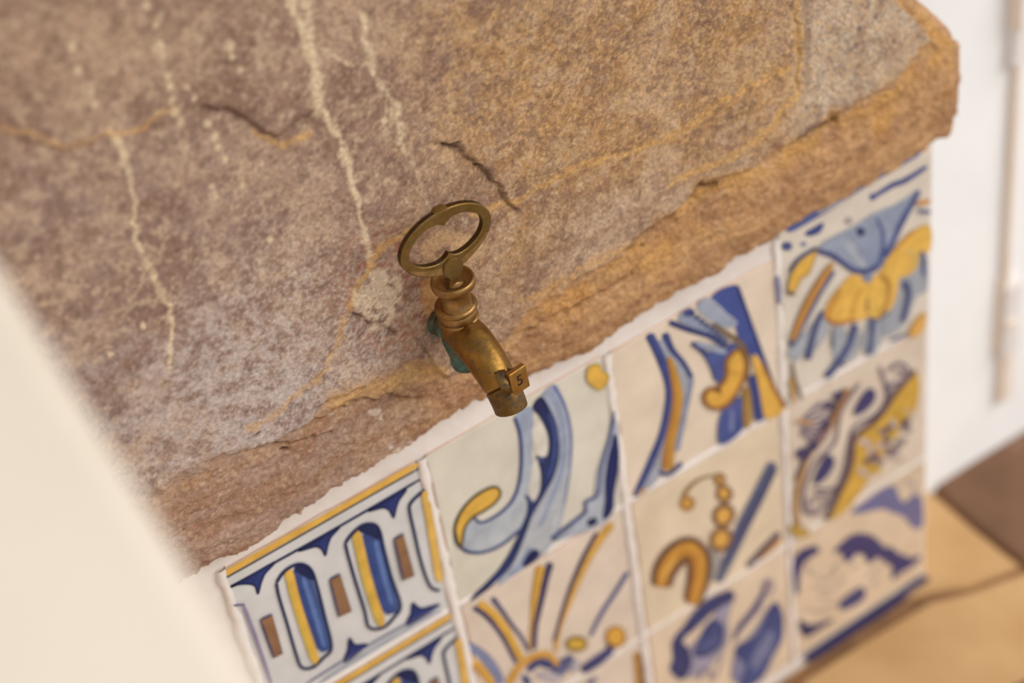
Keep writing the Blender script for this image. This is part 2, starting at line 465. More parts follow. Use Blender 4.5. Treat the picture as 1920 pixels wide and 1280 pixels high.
k.blob([(490, 205), (555, 165), (640, 240), (695, 290), (650, 312), (560, 275)], (158, 166, 184), (146, 156, 178))
k.rib([(700, 95), (760, 260), (830, 450), (930, 722)], [16, 14, 10], (44, 56, 116))
k.rib([(400, 250), (480, 290), (570, 350), (640, 410)], [60, 60, 50], (140, 152, 178))
k.rib([(345, 285), (430, 320), (510, 345), (580, 370), (655, 440)], [26, 24, 22], (48, 60, 120))
k.rib([(420, 245), (470, 225)], 34, (66, 80, 140))
for i in range(9):
    t = i / 8
    x, y = 465 + 195 * t, 245 + 165 * t
    k.rib([(x - 12, y + 12), (x + 14, y - 16)], 11, (46, 56, 112))
k.rib([(450, 232), (520, 282), (600, 345), (660, 405)], 8, (60, 70, 124))
k.rib([(460, 392), (530, 450), (570, 520), (590, 590)], [22, 26, 22], (56, 68, 128))
k.blob([(540, 450), (620, 440), (680, 400), (700, 430), (650, 500), (630, 580), (590, 590), (565, 520)], (72, 88, 150))
k.rib([(480, 390), (560, 420), (640, 440)], [20, 30, 24], (150, 158, 180))
k.blob([(620, 750), (720, 680), (722, 838), (610, 915)], (74, 90, 156), (66, 80, 142))
k.rib([(672, 740), (665, 860)], 18, (118, 128, 172))
k.rib([(745, 620), (750, 838)], 44, (176, 136, 62), (150, 112, 60))
k.rib([(772, 560), (800, 690), (812, 802)], [40, 46, 44], (56, 70, 134))
k.blob([(780, 460), (820, 500), (870, 610), (940, 730), (850, 780), (820, 650)], YEL, (224, 170, 70))
k.rib([(826, 500), (895, 640), (945, 726)], [12, 20, 30], (160, 104, 52))
k.rib([(570, 290), (640, 340), (720, 400), (752, 500), (745, 600)], [16, 22, 26, 14], (120, 92, 66))
k.blob([(710, 430), (740, 490), (735, 560), (700, 640), (650, 710), (590, 735), (540, 715), (525, 670), (550, 632), (600, 622), (640, 560), (640, 490), (680, 440)], YEL, (220, 160, 60), 4, (150, 100, 50), 13)
k.rib([(575, 645), (600, 640), (610, 660)], [10, 20, 8], (120, 76, 48)); k.rib([(640, 560), (670, 545), (690, 560)], 8, OCH)
k.rib([(905, 40), (912, 110), (915, 190)], [16, 26, 14], (120, 120, 158))
k.build(t20)

# --- petals tile
k = Motif(840, 940, 3.765)
k.rib([(140, 1010), (240, 1080), (320, 1180), (370, 1290)], [50, 66, 70], (124, 132, 170))
k.rib([(130, 1100), (220, 1170), (315, 1290)], [40, 56, 56], YEL, OCH)
k.rib([(215, 718), (310, 790), (400, 900), (460, 1010), (515, 1112)], [60, 60, 56, 50], YEL, (200, 150, 52))
k.rib([(178, 745), (260, 800), (340, 890), (410, 1000), (480, 1140)], [30, 30, 26, 24], (52, 56, 112))
k.rib([(310, 676), (380, 770), (450, 870), (520, 960), (570, 1060)], [36, 30, 26, 24], (84, 84, 116))
k.rib([(655, 448), (615, 650), (592, 850), (580, 1040)], [66, 52, 28, 26], (220, 168, 62), (186, 136, 50))
k.rib([(722, 428), (690, 540), (650, 720), (615, 880), (605, 1045)], [46, 42, 36, 32], (52, 52, 92), (62, 58, 104))
k.rib([(1160, 150), (1030, 320), (920, 530), (840, 730), (780, 900), (755, 1060)], [50, 58, 50, 36, 28], (212, 160, 70), (206, 156, 70))
k.rib([(1050, 215), (960, 380), (880, 560), (810, 760), (745, 990)], [24, 28, 24, 20], (72, 62, 92))
k.rib([(1268, 492), (1190, 620), (1080, 790), (1000, 950)], [30, 28, 28, 22], (76, 84, 136))
k.rib([(560, 1190), (640, 1130), (720, 1150), (800, 1130)], [40, 56, 50], (56, 68, 124))
k.blob([(790, 1130), (850, 1085), (880, 1110), (840, 1180), (760, 1260), (700, 1250)], (62, 74, 128), (110, 116, 156))
k.rib([(620, 1215), (700, 1230), (790, 1250)], [40, 60, 50], (180, 172, 180))
k.rib([(530, 1220), (570, 1290)], [30, 56], (60, 74, 130))
k.rib([(940, 1190), (1050, 1120), (1160, 1035)], [56, 66, 50], (54, 62, 118))
k.rib([(870, 1200), (910, 1110)], 50, (168, 162, 176))
k.rib([(420, 1290), (500, 1160), (600, 1092), (700, 1075), (775, 1150)], [46, 46, 44, 36], (218, 162, 62), OCH)
k.dot(905, 1000, 68, 46, (220, 174, 56), (140, 110, 50), 14)
k.dot(1180, 950, 66, 70, (222, 164, 58), (176, 120, 50), 12)
k.rib([(1110, 1010), (1180, 1015)], 18, (90, 60, 60))
k.build(t11)
k = Motif(840, 940, 3.765)
k.rib([(1330, 1060), (1350, 1290), (1360, 1400)], 50, (176, 124, 56))
k.rib([(1378, 1045), (1400, 1290), (1410, 1400)], 34, (80, 70, 100))
k.rib([(980, 1290), (1050, 1240)], [40, 20], (84, 84, 136))
k.build(t12)

# --- curl and dots tile
k = Motif(1160, 760, 2.461)
k.rib([(430, 640), (440, 720), (430, 810)], [40, 64, 40], (160, 154, 150))
k.rib([(715, 262), (650, 400), (570, 560), (500, 720), (458, 815)], [48, 54, 56, 46, 30], (110, 116, 138), (80, 86, 122))
k.rib([(722, 285), (640, 450), (560, 600), (490, 740)], [22, 22, 12], (58, 66, 112))
k.rib([(742, 585), (670, 660), (590, 745)], [26, 30, 24], (92, 76, 92)); k.rib([(745, 615), (690, 672), (650, 710)], [20, 20, 8], (196, 140, 80))
k.rib([(315, 460), (298, 420), (330, 370), (380, 335), (440, 320)], [20, 20, 14, 8], (146, 108, 64))
k.dot(315, 450, 30, 28, (206, 152, 66), (170, 120, 62), 10)
k.dot(465, 340, 22, 26, (200, 148, 70), (150, 112, 70), 9)
k.dot(485, 405, 32, 34, (214, 160, 70), (140, 100, 62), 11, -.6)
k.dot(483, 505, 42, 48, (224, 166, 74), (130, 92, 62), 13, .5)
k.dot(470, 615, 42, 50, (224, 166, 74), (140, 98, 62), 13, .5)
sp = [(195, 835), (210, 760), (260, 690), (325, 660), (368, 710), (365, 800), (335, 915)]
k.rib(sp, [84, 100, 104, 104, 104, 96, 74], (112, 70, 50)); k.rib(sp, [44, 52, 58, 60, 58, 54, 46], (212, 150, 54), (188, 122, 48))
k.rib([(205, 800), (225, 750), (275, 695)], [14, 20, 12], (226, 172, 78))
k.rib([(260, 720), (300, 700), (330, 730), (360, 700)], 8, (160, 108, 50))
k.build(t21)
k = Motif(1160, 760, 2.461)
k.rib([(500, 880), (470, 980), (440, 1080), (350, 1180), (290, 1230)], [50, 60, 110, 120, 70], (150, 146, 170))
k.rib([(720, 930), (680, 1060), (600, 1180), (570, 1290)], [50, 110, 130, 90], (120, 124, 164))
k.rib([(532, 868), (440, 910), (370, 970), (305, 1045)], [44, 56, 58, 36], (52, 62, 118))
k.rib([(330, 1010), (270, 1090), (280, 1180)], [30, 40, 50], (56, 64, 120))
k.rib([(470, 1000), (450, 1090), (370, 1150)], [24, 50, 34], (54, 64, 122))
k.blob([(400, 1020), (450, 990), (470, 1050), (460, 1100), (380, 1150), (350, 1140)], (50, 62, 122), (84, 96, 148))
k.blob([(248, 1090), (305, 1108), (330, 1190), (290, 1260), (240, 1212), (262, 1150)], (50, 58, 114))
k.blob([(690, 950), (720, 910), (750, 960), (750, 1070), (705, 1160), (650, 1260), (560, 1300), (590, 1200), (540, 1140), (560, 1100), (640, 1060)], (52, 66, 130), (70, 86, 144))
k.blob([(660, 1090), (700, 1040), (700, 1110), (640, 1200), (610, 1180)], (112, 120, 160))
k.rib([(690, 800), (640, 920), (560, 1020), (528, 1085)], [10, 30, 26, 10], (78, 76, 128))
k.rib([(660, 830), (690, 800), (712, 830), (690, 880)], 9, (140, 124, 150))
k.rib([(480, 1150), (460, 1210), (440, 1260)], 8, (150, 140, 160)); k.rib([(370, 1270), (390, 1225), (425, 1230), (420, 1270)], 12, (130, 118, 150))
k.build(t22)

# --- flower tile
k = Motif(1440, 290, 2.724)
k.rib([(95, 388), (300, 270), (500, 140), (640, 60), (780, -20)], [34, 32, 30, 30], (84, 100, 164))
k.rib([(250, 302), (420, 215)], 10, (190, 186, 188))
k.rib([(520, 222), (560, 200), (640, 152), (700, 130), (812, 58)], [34, 20, 26, 26, 18], (72, 84, 144))
k.blob([(190, 402), (240, 370), (278, 352), (262, 390), (222, 408)], (66, 80, 140)); k.dot(95, 466, 22, 18, (80, 92, 146)); k.dot(180, 455, 10, 8, (140, 140, 170)); k.dot(410, 336, 14, 14, (176, 162, 162))
k.blob([(640, 640), (720, 560), (800, 520), (806, 680), (750, 720), (700, 850), (610, 920), (560, 880), (600, 780)], (156, 162, 172))
for q, w in (([(290, 820), (250, 900), (190, 1020)], [40, 90, 40]), ([(350, 860), (370, 960), (350, 1040)], [40, 90, 40]), ([(440, 860), (440, 960), (400, 1050)], [30, 60, 40]), ([(540, 840), (530, 930), (510, 1020)], [60, 90, 50]), ([(240, 880), (170, 960), (115, 1040)], [20, 60, 60])):
    k.rib(q, w, (158, 164, 174))
fan = [(260, 470), (330, 420), (430, 370), (540, 300), (640, 260), (730, 205), (765, 185), (720, 290), (670, 380), (620, 460), (570, 560), (510, 592), (430, 582), (370, 540), (310, 510)]
k.blob(fan, (150, 160, 180), (128, 142, 172))
k.rib([(400, 440), (450, 520), (500, 575)], [60, 50, 20], (160, 168, 182)); k.rib([(600, 330), (620, 400), (600, 500)], [50, 50, 20], (146, 156, 180))
k.rib([(248, 488), (320, 510), (380, 550), (430, 585), (510, 592), (562, 560)], [22, 24, 22, 26, 30], (66, 78, 132))
k.rib([(565, 560), (582, 480), (580, 400), (550, 315)], [30, 18, 14, 10], (76, 92, 148))
k.rib([(590, 520), (640, 430), (690, 320), (770, 180)], [30, 24, 26, 22], (72, 86, 142))
k.rib([(455, 370), (470, 392), (480, 410)], [24, 40, 20], (56, 66, 112))
k.blob([(820, 360), (820, 480), (770, 500), (750, 570), (700, 612), (662, 622), (650, 700), (620, 780), (560, 830), (510, 820), (450, 842), (400, 842), (330, 856), (290, 820), (310, 750), (370, 670), (430, 612), (500, 632), (570, 600), (610, 530), (670, 450), (740, 390)], (228, 174, 70), (226, 180, 78))
k.rib([(365, 680), (320, 770), (300, 830)], [14, 22, 18], (204, 138, 56)); k.rib([(480, 680), (440, 740), (418, 835)], 14, (206, 146, 58)); k.rib([(502, 720), (500, 800)], [6, 18], (150, 110, 66))
k.rib([(568, 608), (612, 660), (602, 740), (570, 820)], [22, 18, 10], (190, 130, 60)); k.rib([(288, 822), (340, 858), (410, 846), (450, 842)], [18, 18, 14], (190, 120, 56))
k.rib([(700, 480), (750, 520), (740, 570)], [26, 20, 10], (210, 176, 96)); k.rib([(740, 385), (690, 430), (640, 490)], 16, (206, 146, 60))
k.rib([(500, 825), (560, 838), (612, 790)], 12, (90, 94, 130)); k.rib([(770, 500), (790, 510), (790, 620)], [18, 12], (86, 96, 146))
k.rib([(490, 610), (520, 640)], [60, 30], (130, 140, 168))
k.blob([(240, 478), (200, 600), (165, 622), (130, 690), (100, 702), (110, 620), (150, 550)], YEL, None, 4, (186, 150, 80), 8)
k.rib([(245, 468), (150, 528), (104, 592)], [16, 14, 10], (66, 74, 124)); k.rib([(95, 690), (130, 712)], 16, (110, 84, 84))
k.rib([(332, 588), (260, 690), (190, 810), (108, 975)], [18, 30, 40, 30], (84, 92, 136)); k.rib([(325, 548), (250, 660), (180, 790), (115, 945)], [24, 34, 36, 24], (202, 142, 60), (182, 124, 60))
for q, w in (([(275, 790), (230, 900), (205, 1000), (198, 1040)], [20, 24, 26, 36]), ([(440, 860), (410, 960), (350, 1060), (292, 1130)], [30, 26, 30, 34]), ([(530, 840), (525, 920), (510, 1015)], [24, 18, 22]), ([(690, 640), (712, 700), (700, 770), (682, 845)], [30, 20, 22]), ([(330, 1040), (390, 1070)], 16), ([(620, 945), (700, 910)], 14), ([(320, 880), (325, 980)], 8)):
    k.rib(q, w, (74, 84, 134))
k.blob([(790, 800), (790, 860), (755, 912), (715, 912), (745, 850)], (220, 164, 76)); k.rib([(748, 246), (822, 230)], 20, (206, 136, 66)); k.rib([(756, 278), (822, 290)], 16, (84, 92, 140))
k.rib([(115, 1050), (130, 1150), (165, 1240)], [10, 18, 14], (110, 84, 70)); k.rib([(112, 1130), (125, 1262)], 18, (196, 150, 76))
k.build(t30)

# --- scroll tile
k = Motif(1440, 620, 1.938)
k.blob([(530, 150), (545, 200), (530, 285), (480, 340), (430, 420), (370, 520), (305, 620), (230, 682), (258, 610), (298, 520), (308, 400), (400, 310), (480, 210)], (206, 160, 58), (216, 166, 62))
for (x, y, a_) in ((420, 365, .3), (455, 340, 1.2), (480, 400, -.4), (440, 440, .9), (400, 470, 0), (370, 430, 1.5), (500, 350, .6), (350, 400, .2), (410, 410, 2.2), (470, 460, .2), (510, 300, 1.1), (345, 510, .8)):
    k.rib([(x - 24 * math.cos(a_), y - 24 * math.sin(a_)), (x, y + 4), (x + 24 * math.cos(a_), y + 24 * math.sin(a_))], [10, 24, 10], (196, 176, 166) if x % 20 else (132, 112, 116))
for (x, y) in ((430, 400), (460, 430), (385, 450), (500, 330), (360, 470), (440, 350)): k.dot(x, y, 11, 6, (104, 84, 104))
for (x, y) in ((455, 370), (390, 500), (490, 300)): k.dot(x, y, 16, 10, (206, 164, 62))
k.rib([(532, 140), (470, 210), (400, 310), (312, 388), (300, 480), (250, 600), (208, 684)], [14, 16, 16, 14], (96, 68, 74))
k.blob([(370, 208), (382, 240), (350, 282), (314, 296), (340, 240)], (70, 66, 116)); k.blob([(215, 448), (232, 480), (200, 530), (168, 546), (190, 490)], (62, 62, 114))
k.rib([(290, 205), (240, 310), (200, 380), (140, 460), (105, 570), (95, 640), (112, 722)], [16, 18, 16, 16], (176, 128, 72))
k.rib([(272, 205), (222, 310), (150, 420), (95, 540)], [10, 14, 8], (84, 68, 80))
k.rib([(330, 185), (262, 290), (240, 400), (172, 470), (132, 560), (126, 650), (182, 662)], 9, (116, 98, 120))
k.rib([(400, 125), (430, 230), (392, 300), (312, 345), (290, 420), (270, 520), (240, 570), (160, 572)], 9, (104, 88, 112))
for i in range(7):
    an = -.75 + i * .27
    k.rib([(98 + 20 * math.cos(an), 345 + 24 * math.sin(an)), (98 + 70 * math.cos(an), 340 + 70 * math.sin(an)), (98 + 125 * math.cos(an), 335 + 115 * math.sin(an))], [5, 8, 14], (124, 108, 134))
for (x, y, r_) in ((125, 442, 22), (250, 232, 14), (215, 265, 12), (160, 415, 14), (205, 340, 10)): k.dot(x, y, r_, r_ * .8, (74, 66, 104))
k.rib([(96, 322), (160, 332)], 12, (200, 148, 88))
k.rib([(432, 140), (472, 112), (505, 140), (484, 182), (442, 190), (432, 226)], [10, 10, 9, 14], (120, 102, 128)); k.rib([(462, 150), (480, 140), (478, 160)], 8, (120, 102, 128))
k.rib([(140, 600), (150, 650), (190, 640), (210, 600), (180, 590), (165, 620)], 9, (130, 112, 132)); k.rib([(240, 570), (225, 640), (205, 680)], 12, (96, 80, 100))
k.rib([(80, 700), (105, 728), (145, 722)], [24, 34, 18], (190, 150, 62))
k.build(t31)

# --- leaf tile with blue base line
k = Motif(1480, 880, 3.2)
k.blob([(370, 262), (450, 200), (530, 140), (620, 100), (650, 160), (690, 200), (740, 160), (785, 170), (796, 330), (740, 340), (690, 280), (620, 252), (560, 228), (480, 244)], (104, 106, 158), (112, 108, 150))
k.rib([(700, 60), (750, 100), (730, 170)], 14, (170, 156, 160)); k.rib([(640, 120), (690, 70)], 20, (204, 186, 172))
k.blob([(270, 490), (330, 430), (400, 395), (470, 400), (510, 450), (560, 480), (610, 465), (650, 510), (720, 532), (785, 520), (740, 570), (670, 612), (618, 652), (625, 570), (590, 510), (540, 500), (480, 560), (450, 510), (400, 500), (345, 552), (310, 490)], (60, 56, 116), (62, 62, 122))
k.rib([(330, 455), (400, 430), (480, 440), (560, 500), (640, 540), (720, 550)], [50, 86, 84, 66, 80, 44], (60, 57, 116))
k.rib([(640, 520), (640, 580), (625, 640)], [30, 44, 20], (60, 60, 120))
k.rib([(175, 470), (90, 510), (52, 560), (40, 640), (45, 745)], [34, 64, 56, 40, 20], (56, 54, 112))
k.blob([(300, 800), (420, 708), (452, 740), (420, 790), (330, 832)], (64, 68, 122))
k.blob([(58, 900), (110, 932), (180, 922), (258, 898), (170, 955), (88, 996)], (40, 44, 100))
for q in ([(160, 620), (195, 665), (255, 635), (290, 560)], [(130, 680), (200, 720), (290, 690), (340, 620)], [(460, 640), (520, 600), (560, 570)], [(480, 700), (540, 650)], [(110, 560), (130, 640)], [(90, 830), (190, 850), (280, 800)], [(360, 600), (420, 560)], [(180, 760), (260, 760)]):
    k.rib(q, [6, 13, 6], (182, 162, 154))
k.rib([(95, 1138), (300, 1002), (480, 882), (650, 768), (828, 640)], [50, 54, 54, 46], (48, 54, 108), (42, 48, 104))
k.build(t32)

# mortar smears squeezed over the joints (ragged, real thickness)
def smear(p, q, w, n=26, h=.012, sd=1):
    rs = random.Random(sd); bm = bmesh.new()
    P, Q = np.array(p), np.array(q); e = (Q - P) / np.linalg.norm(Q - P); nn = np.array([e[1], -e[0]])
    rows = []
    for i in range(n + 1):
        c = P + (Q - P) * i / n; wl = w * rs.uniform(.55, 1.35) * .5; wr = w * rs.uniform(.55, 1.35) * .5
        rows.append([bm.verts.new(W(*(c + nn * o), hh)) for o, hh in ((-wl * 1.1, -.02), (-wl * .8, h * .55), (0, h * rs.uniform(.6, 1.1)), (wr * .8, h * .55), (wr * 1.1, -.02))])
    for i in range(n):
        for k_ in range(4):
            f = bm.faces.new((rows[i][k_], rows[i][k_ + 1], rows[i + 1][k_ + 1], rows[i + 1][k_])); f.smooth = True
    link('mortar_joint', bm_mesh('mortar_joint', bm), M_MORTAR, wt)
smear((-.008, .01), (-.002, 3.0), .056, 60, .009, 1)
smear((.997, .015), (1.003, 3.0), .05, 60, .005, 2)
smear((2.0, -.1), (1.995, 3.0), .046, 60, .005, 3)
smear((.02, .998), (.98, 1.0), .03, 24, .002, 5)
smear((1.02, .994), (1.98, .998), .042, 24, .003, 6)
smear((1.02, 2.0), (1.98, 2.0), .034, 24, .002, 7); smear((.02, 2.003), (.98, 2.0), .034, 24, .002, 8)
smear((2.02, .972), (2.98, 1.004), .036, 24, .004, 9); smear((2.02, 1.992), (2.98, 2.004), .03, 24, .002, 10)
smear((-1, .998), (-.04, .998), .03, 24, .003, 11); smear((-1, 2.0), (-.04, 2.0), .04, 24, .006, 12)
smear((-1.0, .0), (-1.01, 3.0), .05, 60, .012, 13)

# ------------------------------------------------------------------ stone block
BOT = [(-60, 1330), (120, 1215), (300, 1110), (370, 1072), (415, 1045), (460, 1025), (500, 1002), (530, 980), (560, 955), (580, 940), (610, 910), (665, 880), (715, 857), (750, 842), (780, 825), (820, 795), (870, 762), (915, 737), (992, 704), (1046, 680), (1090, 662), (1130, 636), (1166, 608), (1238, 566), (1292, 532), (1345, 503), (1400, 468), (1460, 432), (1510, 402), (1560, 375), (1650, 325), (1735, 280), (1775, 250), (1788, 215)]
FAC = [(-60, 1120), (120, 1015), (295, 925), (350, 890), (425, 862), (500, 835), (560, 800), (610, 752), (680, 722), (760, 690), (815, 690), (845, 715), (880, 690), (940, 640), (975, 600), (1040, 560), (1090, 520), (1130, 495), (1200, 440), (1230, 412), (1280, 388), (1310, 352), (1400, 320), (1490, 262), (1560, 228), (1620, 190), (1690, 148), (1722, 105)]
NL, NF = .07, .165
bu = np.array([on_wall(x, y, NL) for x, y in BOT]); fu = np.array([on_wall(x, y, NF) for x, y in FAC])
u_end = on_wall(1797, 120, .075)[0]
top_r = [on_wall(1796, 88, .10), on_wall(1780, 50, .10), on_wall(1725, 2, .10), on_wall(1600, -140, .10)]
tu = np.array([(-2.9, -3.5), (1.5, -3.2)] + [tuple(p) for p in reversed(top_r)])
NU, ND = 860, 600
UU = np.linspace(-2.6, u_end, NU)
db = np.interp(UU, bu[:, 0], bu[:, 1]); df = np.interp(UU, fu[:, 0], fu[:, 1]); dt = np.interp(UU, tu[:, 0], tu[:, 1])
db = db + (fbm(UU * 24, UU * 0 + 3, 3) - .5) * .018 + (fbm(UU * 70, UU * 0 + 9, 2) - .5) * (.006 + .016 * sm(1.0, 0.0, UU))
ss = np.linspace(0, 1, ND) ** 1.08
U = np.repeat(UU[:, None], ND, 1)
Dg = db[:, None] + (dt - db)[:, None] * ss[None, :]
DF = np.repeat(df[:, None], ND, 1); DB = np.repeat(db[:, None], ND, 1); DT = np.repeat(dt[:, None], ND, 1)
rag = (fbm(U * 9, Dg * 9, 4) - .5) * .07
tb = (DB - Dg) / np.maximum(DB - DF, .02)
tb = tb + rag * 3
wr = .20
tr = (u_end - U) / wr + rag * 2
ttop = (Dg - DT) / .16 + rag * 2
t = np.minimum(np.minimum(tb, tr), np.where(U > 1.6, ttop, 9))
tc_ = np.clip(t, 0, 1)
lip = NL + (NF - .012 - NL) * np.sqrt(np.clip(1 - (1 - tc_) ** 2.0, 0, 1))
step = sm(.97, 1.05, t)
N = lip + (NF + .010 - (NF - .012)) * step
PX, PY = to_px(U, Dg, np.full_like(U, .14))
# ---- relief
wx = (fbm(U * 5, Dg * 5, 4) - .5); wy = (fbm(U * 5 + 50, Dg * 5 + 20, 4) - .5)
PXw = PX + wx * 22 + (fbm(U * 30, Dg * 30, 2) - .5) * 14; PYw = PY + wy * 22 + (fbm(U * 30 + 9, Dg * 30, 2) - .5) * 14
face = sm(.9, 1.1, t)
N += (fbm(U * 2.2, Dg * 2.2, 3) - .5) * .045
N += (fbm(U * 14, Dg * 14, 4) - .5) * (.012 + .016 * (1 - face))
N += (fbm(U * 60, Dg * 60, 3) - .5) * (.006 + .005 * (1 - face))
# bedding layers on the rough band, following its length
N += (fbm(U * 3, (Dg - DF) * 30, 3) - .5) * .012 * (1 - face)
Colr = np.zeros(U.shape + (3,))
def setc(c): Colr[:] = lin(c)
def mixc(mask, c):
    global Colr
    Colr = Colr * (1 - mask[..., None]) + lin(c) * mask[..., None]
nA_ = fbm(U * 3.1, Dg * 3.1, 5, .6); nB_ = fbm(U * 9 + 7, Dg * 9 + 3, 5, .6); nC_ = fbm(U * 28, Dg * 28, 4, .6); nD_ = fbm(U * 75, Dg * 75, 3, .6)
setc((178, 152, 136))
mixc(sm(620, 1000, PX + (nB_ - .5) * 400) * sm(760, 380, PY), (184, 147, 106))               # warm brown upper right
mixc(sm(860, 300, PX + (nA_ - .5) * 700) * sm(80, 420, PY + (nB_ - .5) * 300) * .85, (164, 142, 136))   # mauve left
mixc(sm(560, 760, PY + (nA_ - .5) * 200) * sm(900, 600, PX) * .8, (190, 180, 180))            # lilac grey low left
mixc(sm(260, 420, PY + .35 * (PX - 1200) + (nB_ - .5) * 160) * sm(950, 1100, PX) * .75, (190, 168, 152))
mixc(sm(1450, 1520, PX) * .85, (214, 202, 186))
mixc(sm(1450, 1520, PX) * sm(.5, .62, fbm(U * 24, Dg * 5, 4)) * .6, (184, 158, 140))
mixc(sm(.50, .68, nA_) * .4, (198, 172, 150)); mixc(sm(.5, .32, nA_) * .45, (146, 118, 106))
mixc(sm(.52, .66, nB_) * .42, (202, 176, 154)); mixc(sm(.48, .34, nB_) * .42, (140, 112, 100))
mixc(sm(.56, .70, nC_) * .42, (212, 188, 162)); mixc(sm(.44, .30, nC_) * .45, (130, 102, 90))
mixc(sm(.60, .76, nD_) * .42, (222, 200, 174)); mixc(sm(.40, .26, nD_) * .46, (118, 102, 90))
mixc(sm(650, 900, PX) * sm(420, 200, PY) * sm(.55, .68, nD_) * .5, (206, 168, 116))
mixc(sm(620, 540, PX) * sm(.62, .72, nC_) * .4, (206, 188, 168))
# rusty/violet clouds near the tap
mixc(sm(170, 60, np.hypot(PX - 740, PY - 530)) * sm(.48, .58, nC_) * .8, (150, 98, 84))
mixc(sm(260, 90, np.hypot(PX - 420, PY - 740)) * sm(.45, .6, nC_) * .7, (198, 188, 188))
mixc(sm(300, 100, np.hypot(PX - 560, PY - 640)) * sm(.52, .62, nD_) * .5, (204, 196, 192))
# lower band
band = 1 - face
mixc(band * sm(560, 1000, PX), (192, 152, 114)); mixc(band * sm(900, 560, PX), (176, 150, 138))
mixc(band * sm(.42, .62, fbm(U * 3, (Dg - DF) * 14, 4)) * sm(500, 900, PX) * .5, (202, 164, 122)); mixc(band * sm(.55, .36, fbm(U * 4 + 9, (Dg - DF) * 12, 4)) * .5, (158, 118, 90))
mixc(band * sm(.54, .68, nD_) * .35, (214, 190, 162)); mixc(band * sm(.44, .30, nC_) * .4, (142, 106, 84))
edge_gold = np.exp(-((t - .92) / .13) ** 2) * sm(.42, .58, nB_ + .04) * (.25 + .75 * sm(1000, 1250, PX))
mixc(np.clip(edge_gold, 0, 1) * .75, (206, 162, 104))
mixc(np.exp(-((t - .62) / .2) ** 2) * sm(1000, 1300, PX) * sm(.42, .6, nA_) * .7, (206, 160, 100))
def vein(pts, w, col, k_=1.0, rough=.6, relief=0.0, taper=None):
    d_, par, _ = pdist(PXw, PYw, pts)
    ww = w * (1 + (nC_ - .5) * 1.6 * rough)
    if taper is not None: ww = ww * np.interp(par, [0, 1], taper)
    m_ = np.clip(1.25 - d_ / np.maximum(ww, .5), 0, 1) * k_ * np.clip(.55 + 1.1 * (nD_ - .3), .3, 1)
    mixc(np.clip(m_, 0, 1), col)
    global N
    N = N + relief * np.clip(m_, 0, 1)
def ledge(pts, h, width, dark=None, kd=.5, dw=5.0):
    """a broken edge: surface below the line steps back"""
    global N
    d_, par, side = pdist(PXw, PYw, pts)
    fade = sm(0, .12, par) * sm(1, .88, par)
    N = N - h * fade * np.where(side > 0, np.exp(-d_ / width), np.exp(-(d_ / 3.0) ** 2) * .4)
    if dark: mixc(np.exp(-(d_ / dw) ** 2) * fade * kd, dark)  # shade along the broken edge, painted into the stone colour
LIME = (238, 220, 190); GOLD = (218, 176, 116)
# lime drips
vein([(536, -60), (540, 0), (560, 60), (575, 120), (582, 180), (602, 205), (620, 240), (635, 280), (650, 340), (665, 400), (678, 450), (684, 484)], 10, LIME, .95, .8, .003, (1.25, .7))
vein([(562, -40), (575, 70), (590, 170), (588, 205)], 9, LIME, .8, .8, .002)
vein([(575, 70), (612, 92), (650, 116)], 7, LIME, .7, .9)
vein([(672, 20), (690, 100), (690, 138), (712, 168), (735, 192), (745, 240), (752, 275)], 9, LIME, .75, .9, .002)
vein([(716, 190), (712, 250)], 7, LIME, .5); vein([(760, 250), (800, 400)], 4, LIME, .35)
vein([(208, 245), (225, 275), (240, 340), (245, 400), (255, 460), (280, 510), (308, 560), (316, 600), (310, 680)], 8, LIME, .95, .7, .003, (1.1, .8))
for (x, y, r_) in ((265, 0, 8), (283, 38, 7), (289, 80, 11), (297, 96, 6), (308, 135, 8), (312, 152, 7), (315, 180, 8), (322, 200, 10), (331, 219, 7), (345, 155, 4), (357, 175, 4), (366, 193, 6), (380, 225, 8), (393, 250, 7), (400, 268, 7), (414, 290, 7), (446, 342, 6), (421, 75, 10), (426, 95, 7), (439, 120, 7), (125, 80, 9), (135, 125, 9), (160, 165, 8), (168, 188, 7), (388, 340, 6), (396, 358, 6), (676, 30, 9), (712, 220, 6), (200, 655, 6), (262, 600, 6), (500, 440, 7)):
    mixc(sm(1.25, .55, np.hypot((PX + (PXw - PX) * .35 - x) / r_, (PY + (PYw - PY) * .35 - y) / (r_ * 1.15))) * .75, LIME)
vein([(0, 238), (60, 245), (118, 272), (175, 255), (208, 244), (260, 230), (320, 190)], 6, GOLD, .7, .9)
# golden bedding seams to the right
vein([(880, 400), (960, 365), (1010, 340), (1100, 294), (1170, 272), (1235, 255), (1285, 230), (1330, 195), (1400, 155), (1470, 120)], 7, GOLD, .8, 1)
vein([(1240, 345), (1330, 300), (1410, 260), (1460, 205), (1490, 170), (1492, 100), (1486, 0), (1486, -60)], 8, GOLD, .8, 1)
vein([(970, 560), (1040, 525), (1130, 470), (1200, 432), (1300, 372)], 7, GOLD, .6, 1)
vein([(1000, 480), (1100, 440), (1180, 390), (1290, 330)], 6, (150, 112, 86), .5, 1)
vein([(1505, -40), (1506, 60), (1510, 150)], 9, (140, 116, 100), .6, 1)
vein([(757, 423), (710, 454), (690, 475), (668, 520), (652, 555), (648, 578)], 8, GOLD, .85, .8)
vein([(648, 580), (700, 598), (738, 618)], 3, (108, 78, 66), .8, .5)
vein([(640, 590), (600, 690), (520, 760), (460, 800)], 8, GOLD, .6, 1)
vein([(771, 625), (790, 653), (810, 678)], 4, (108, 78, 66), .7)
vein([(810, 570), (802, 590)], 3, (70, 54, 46), .8)
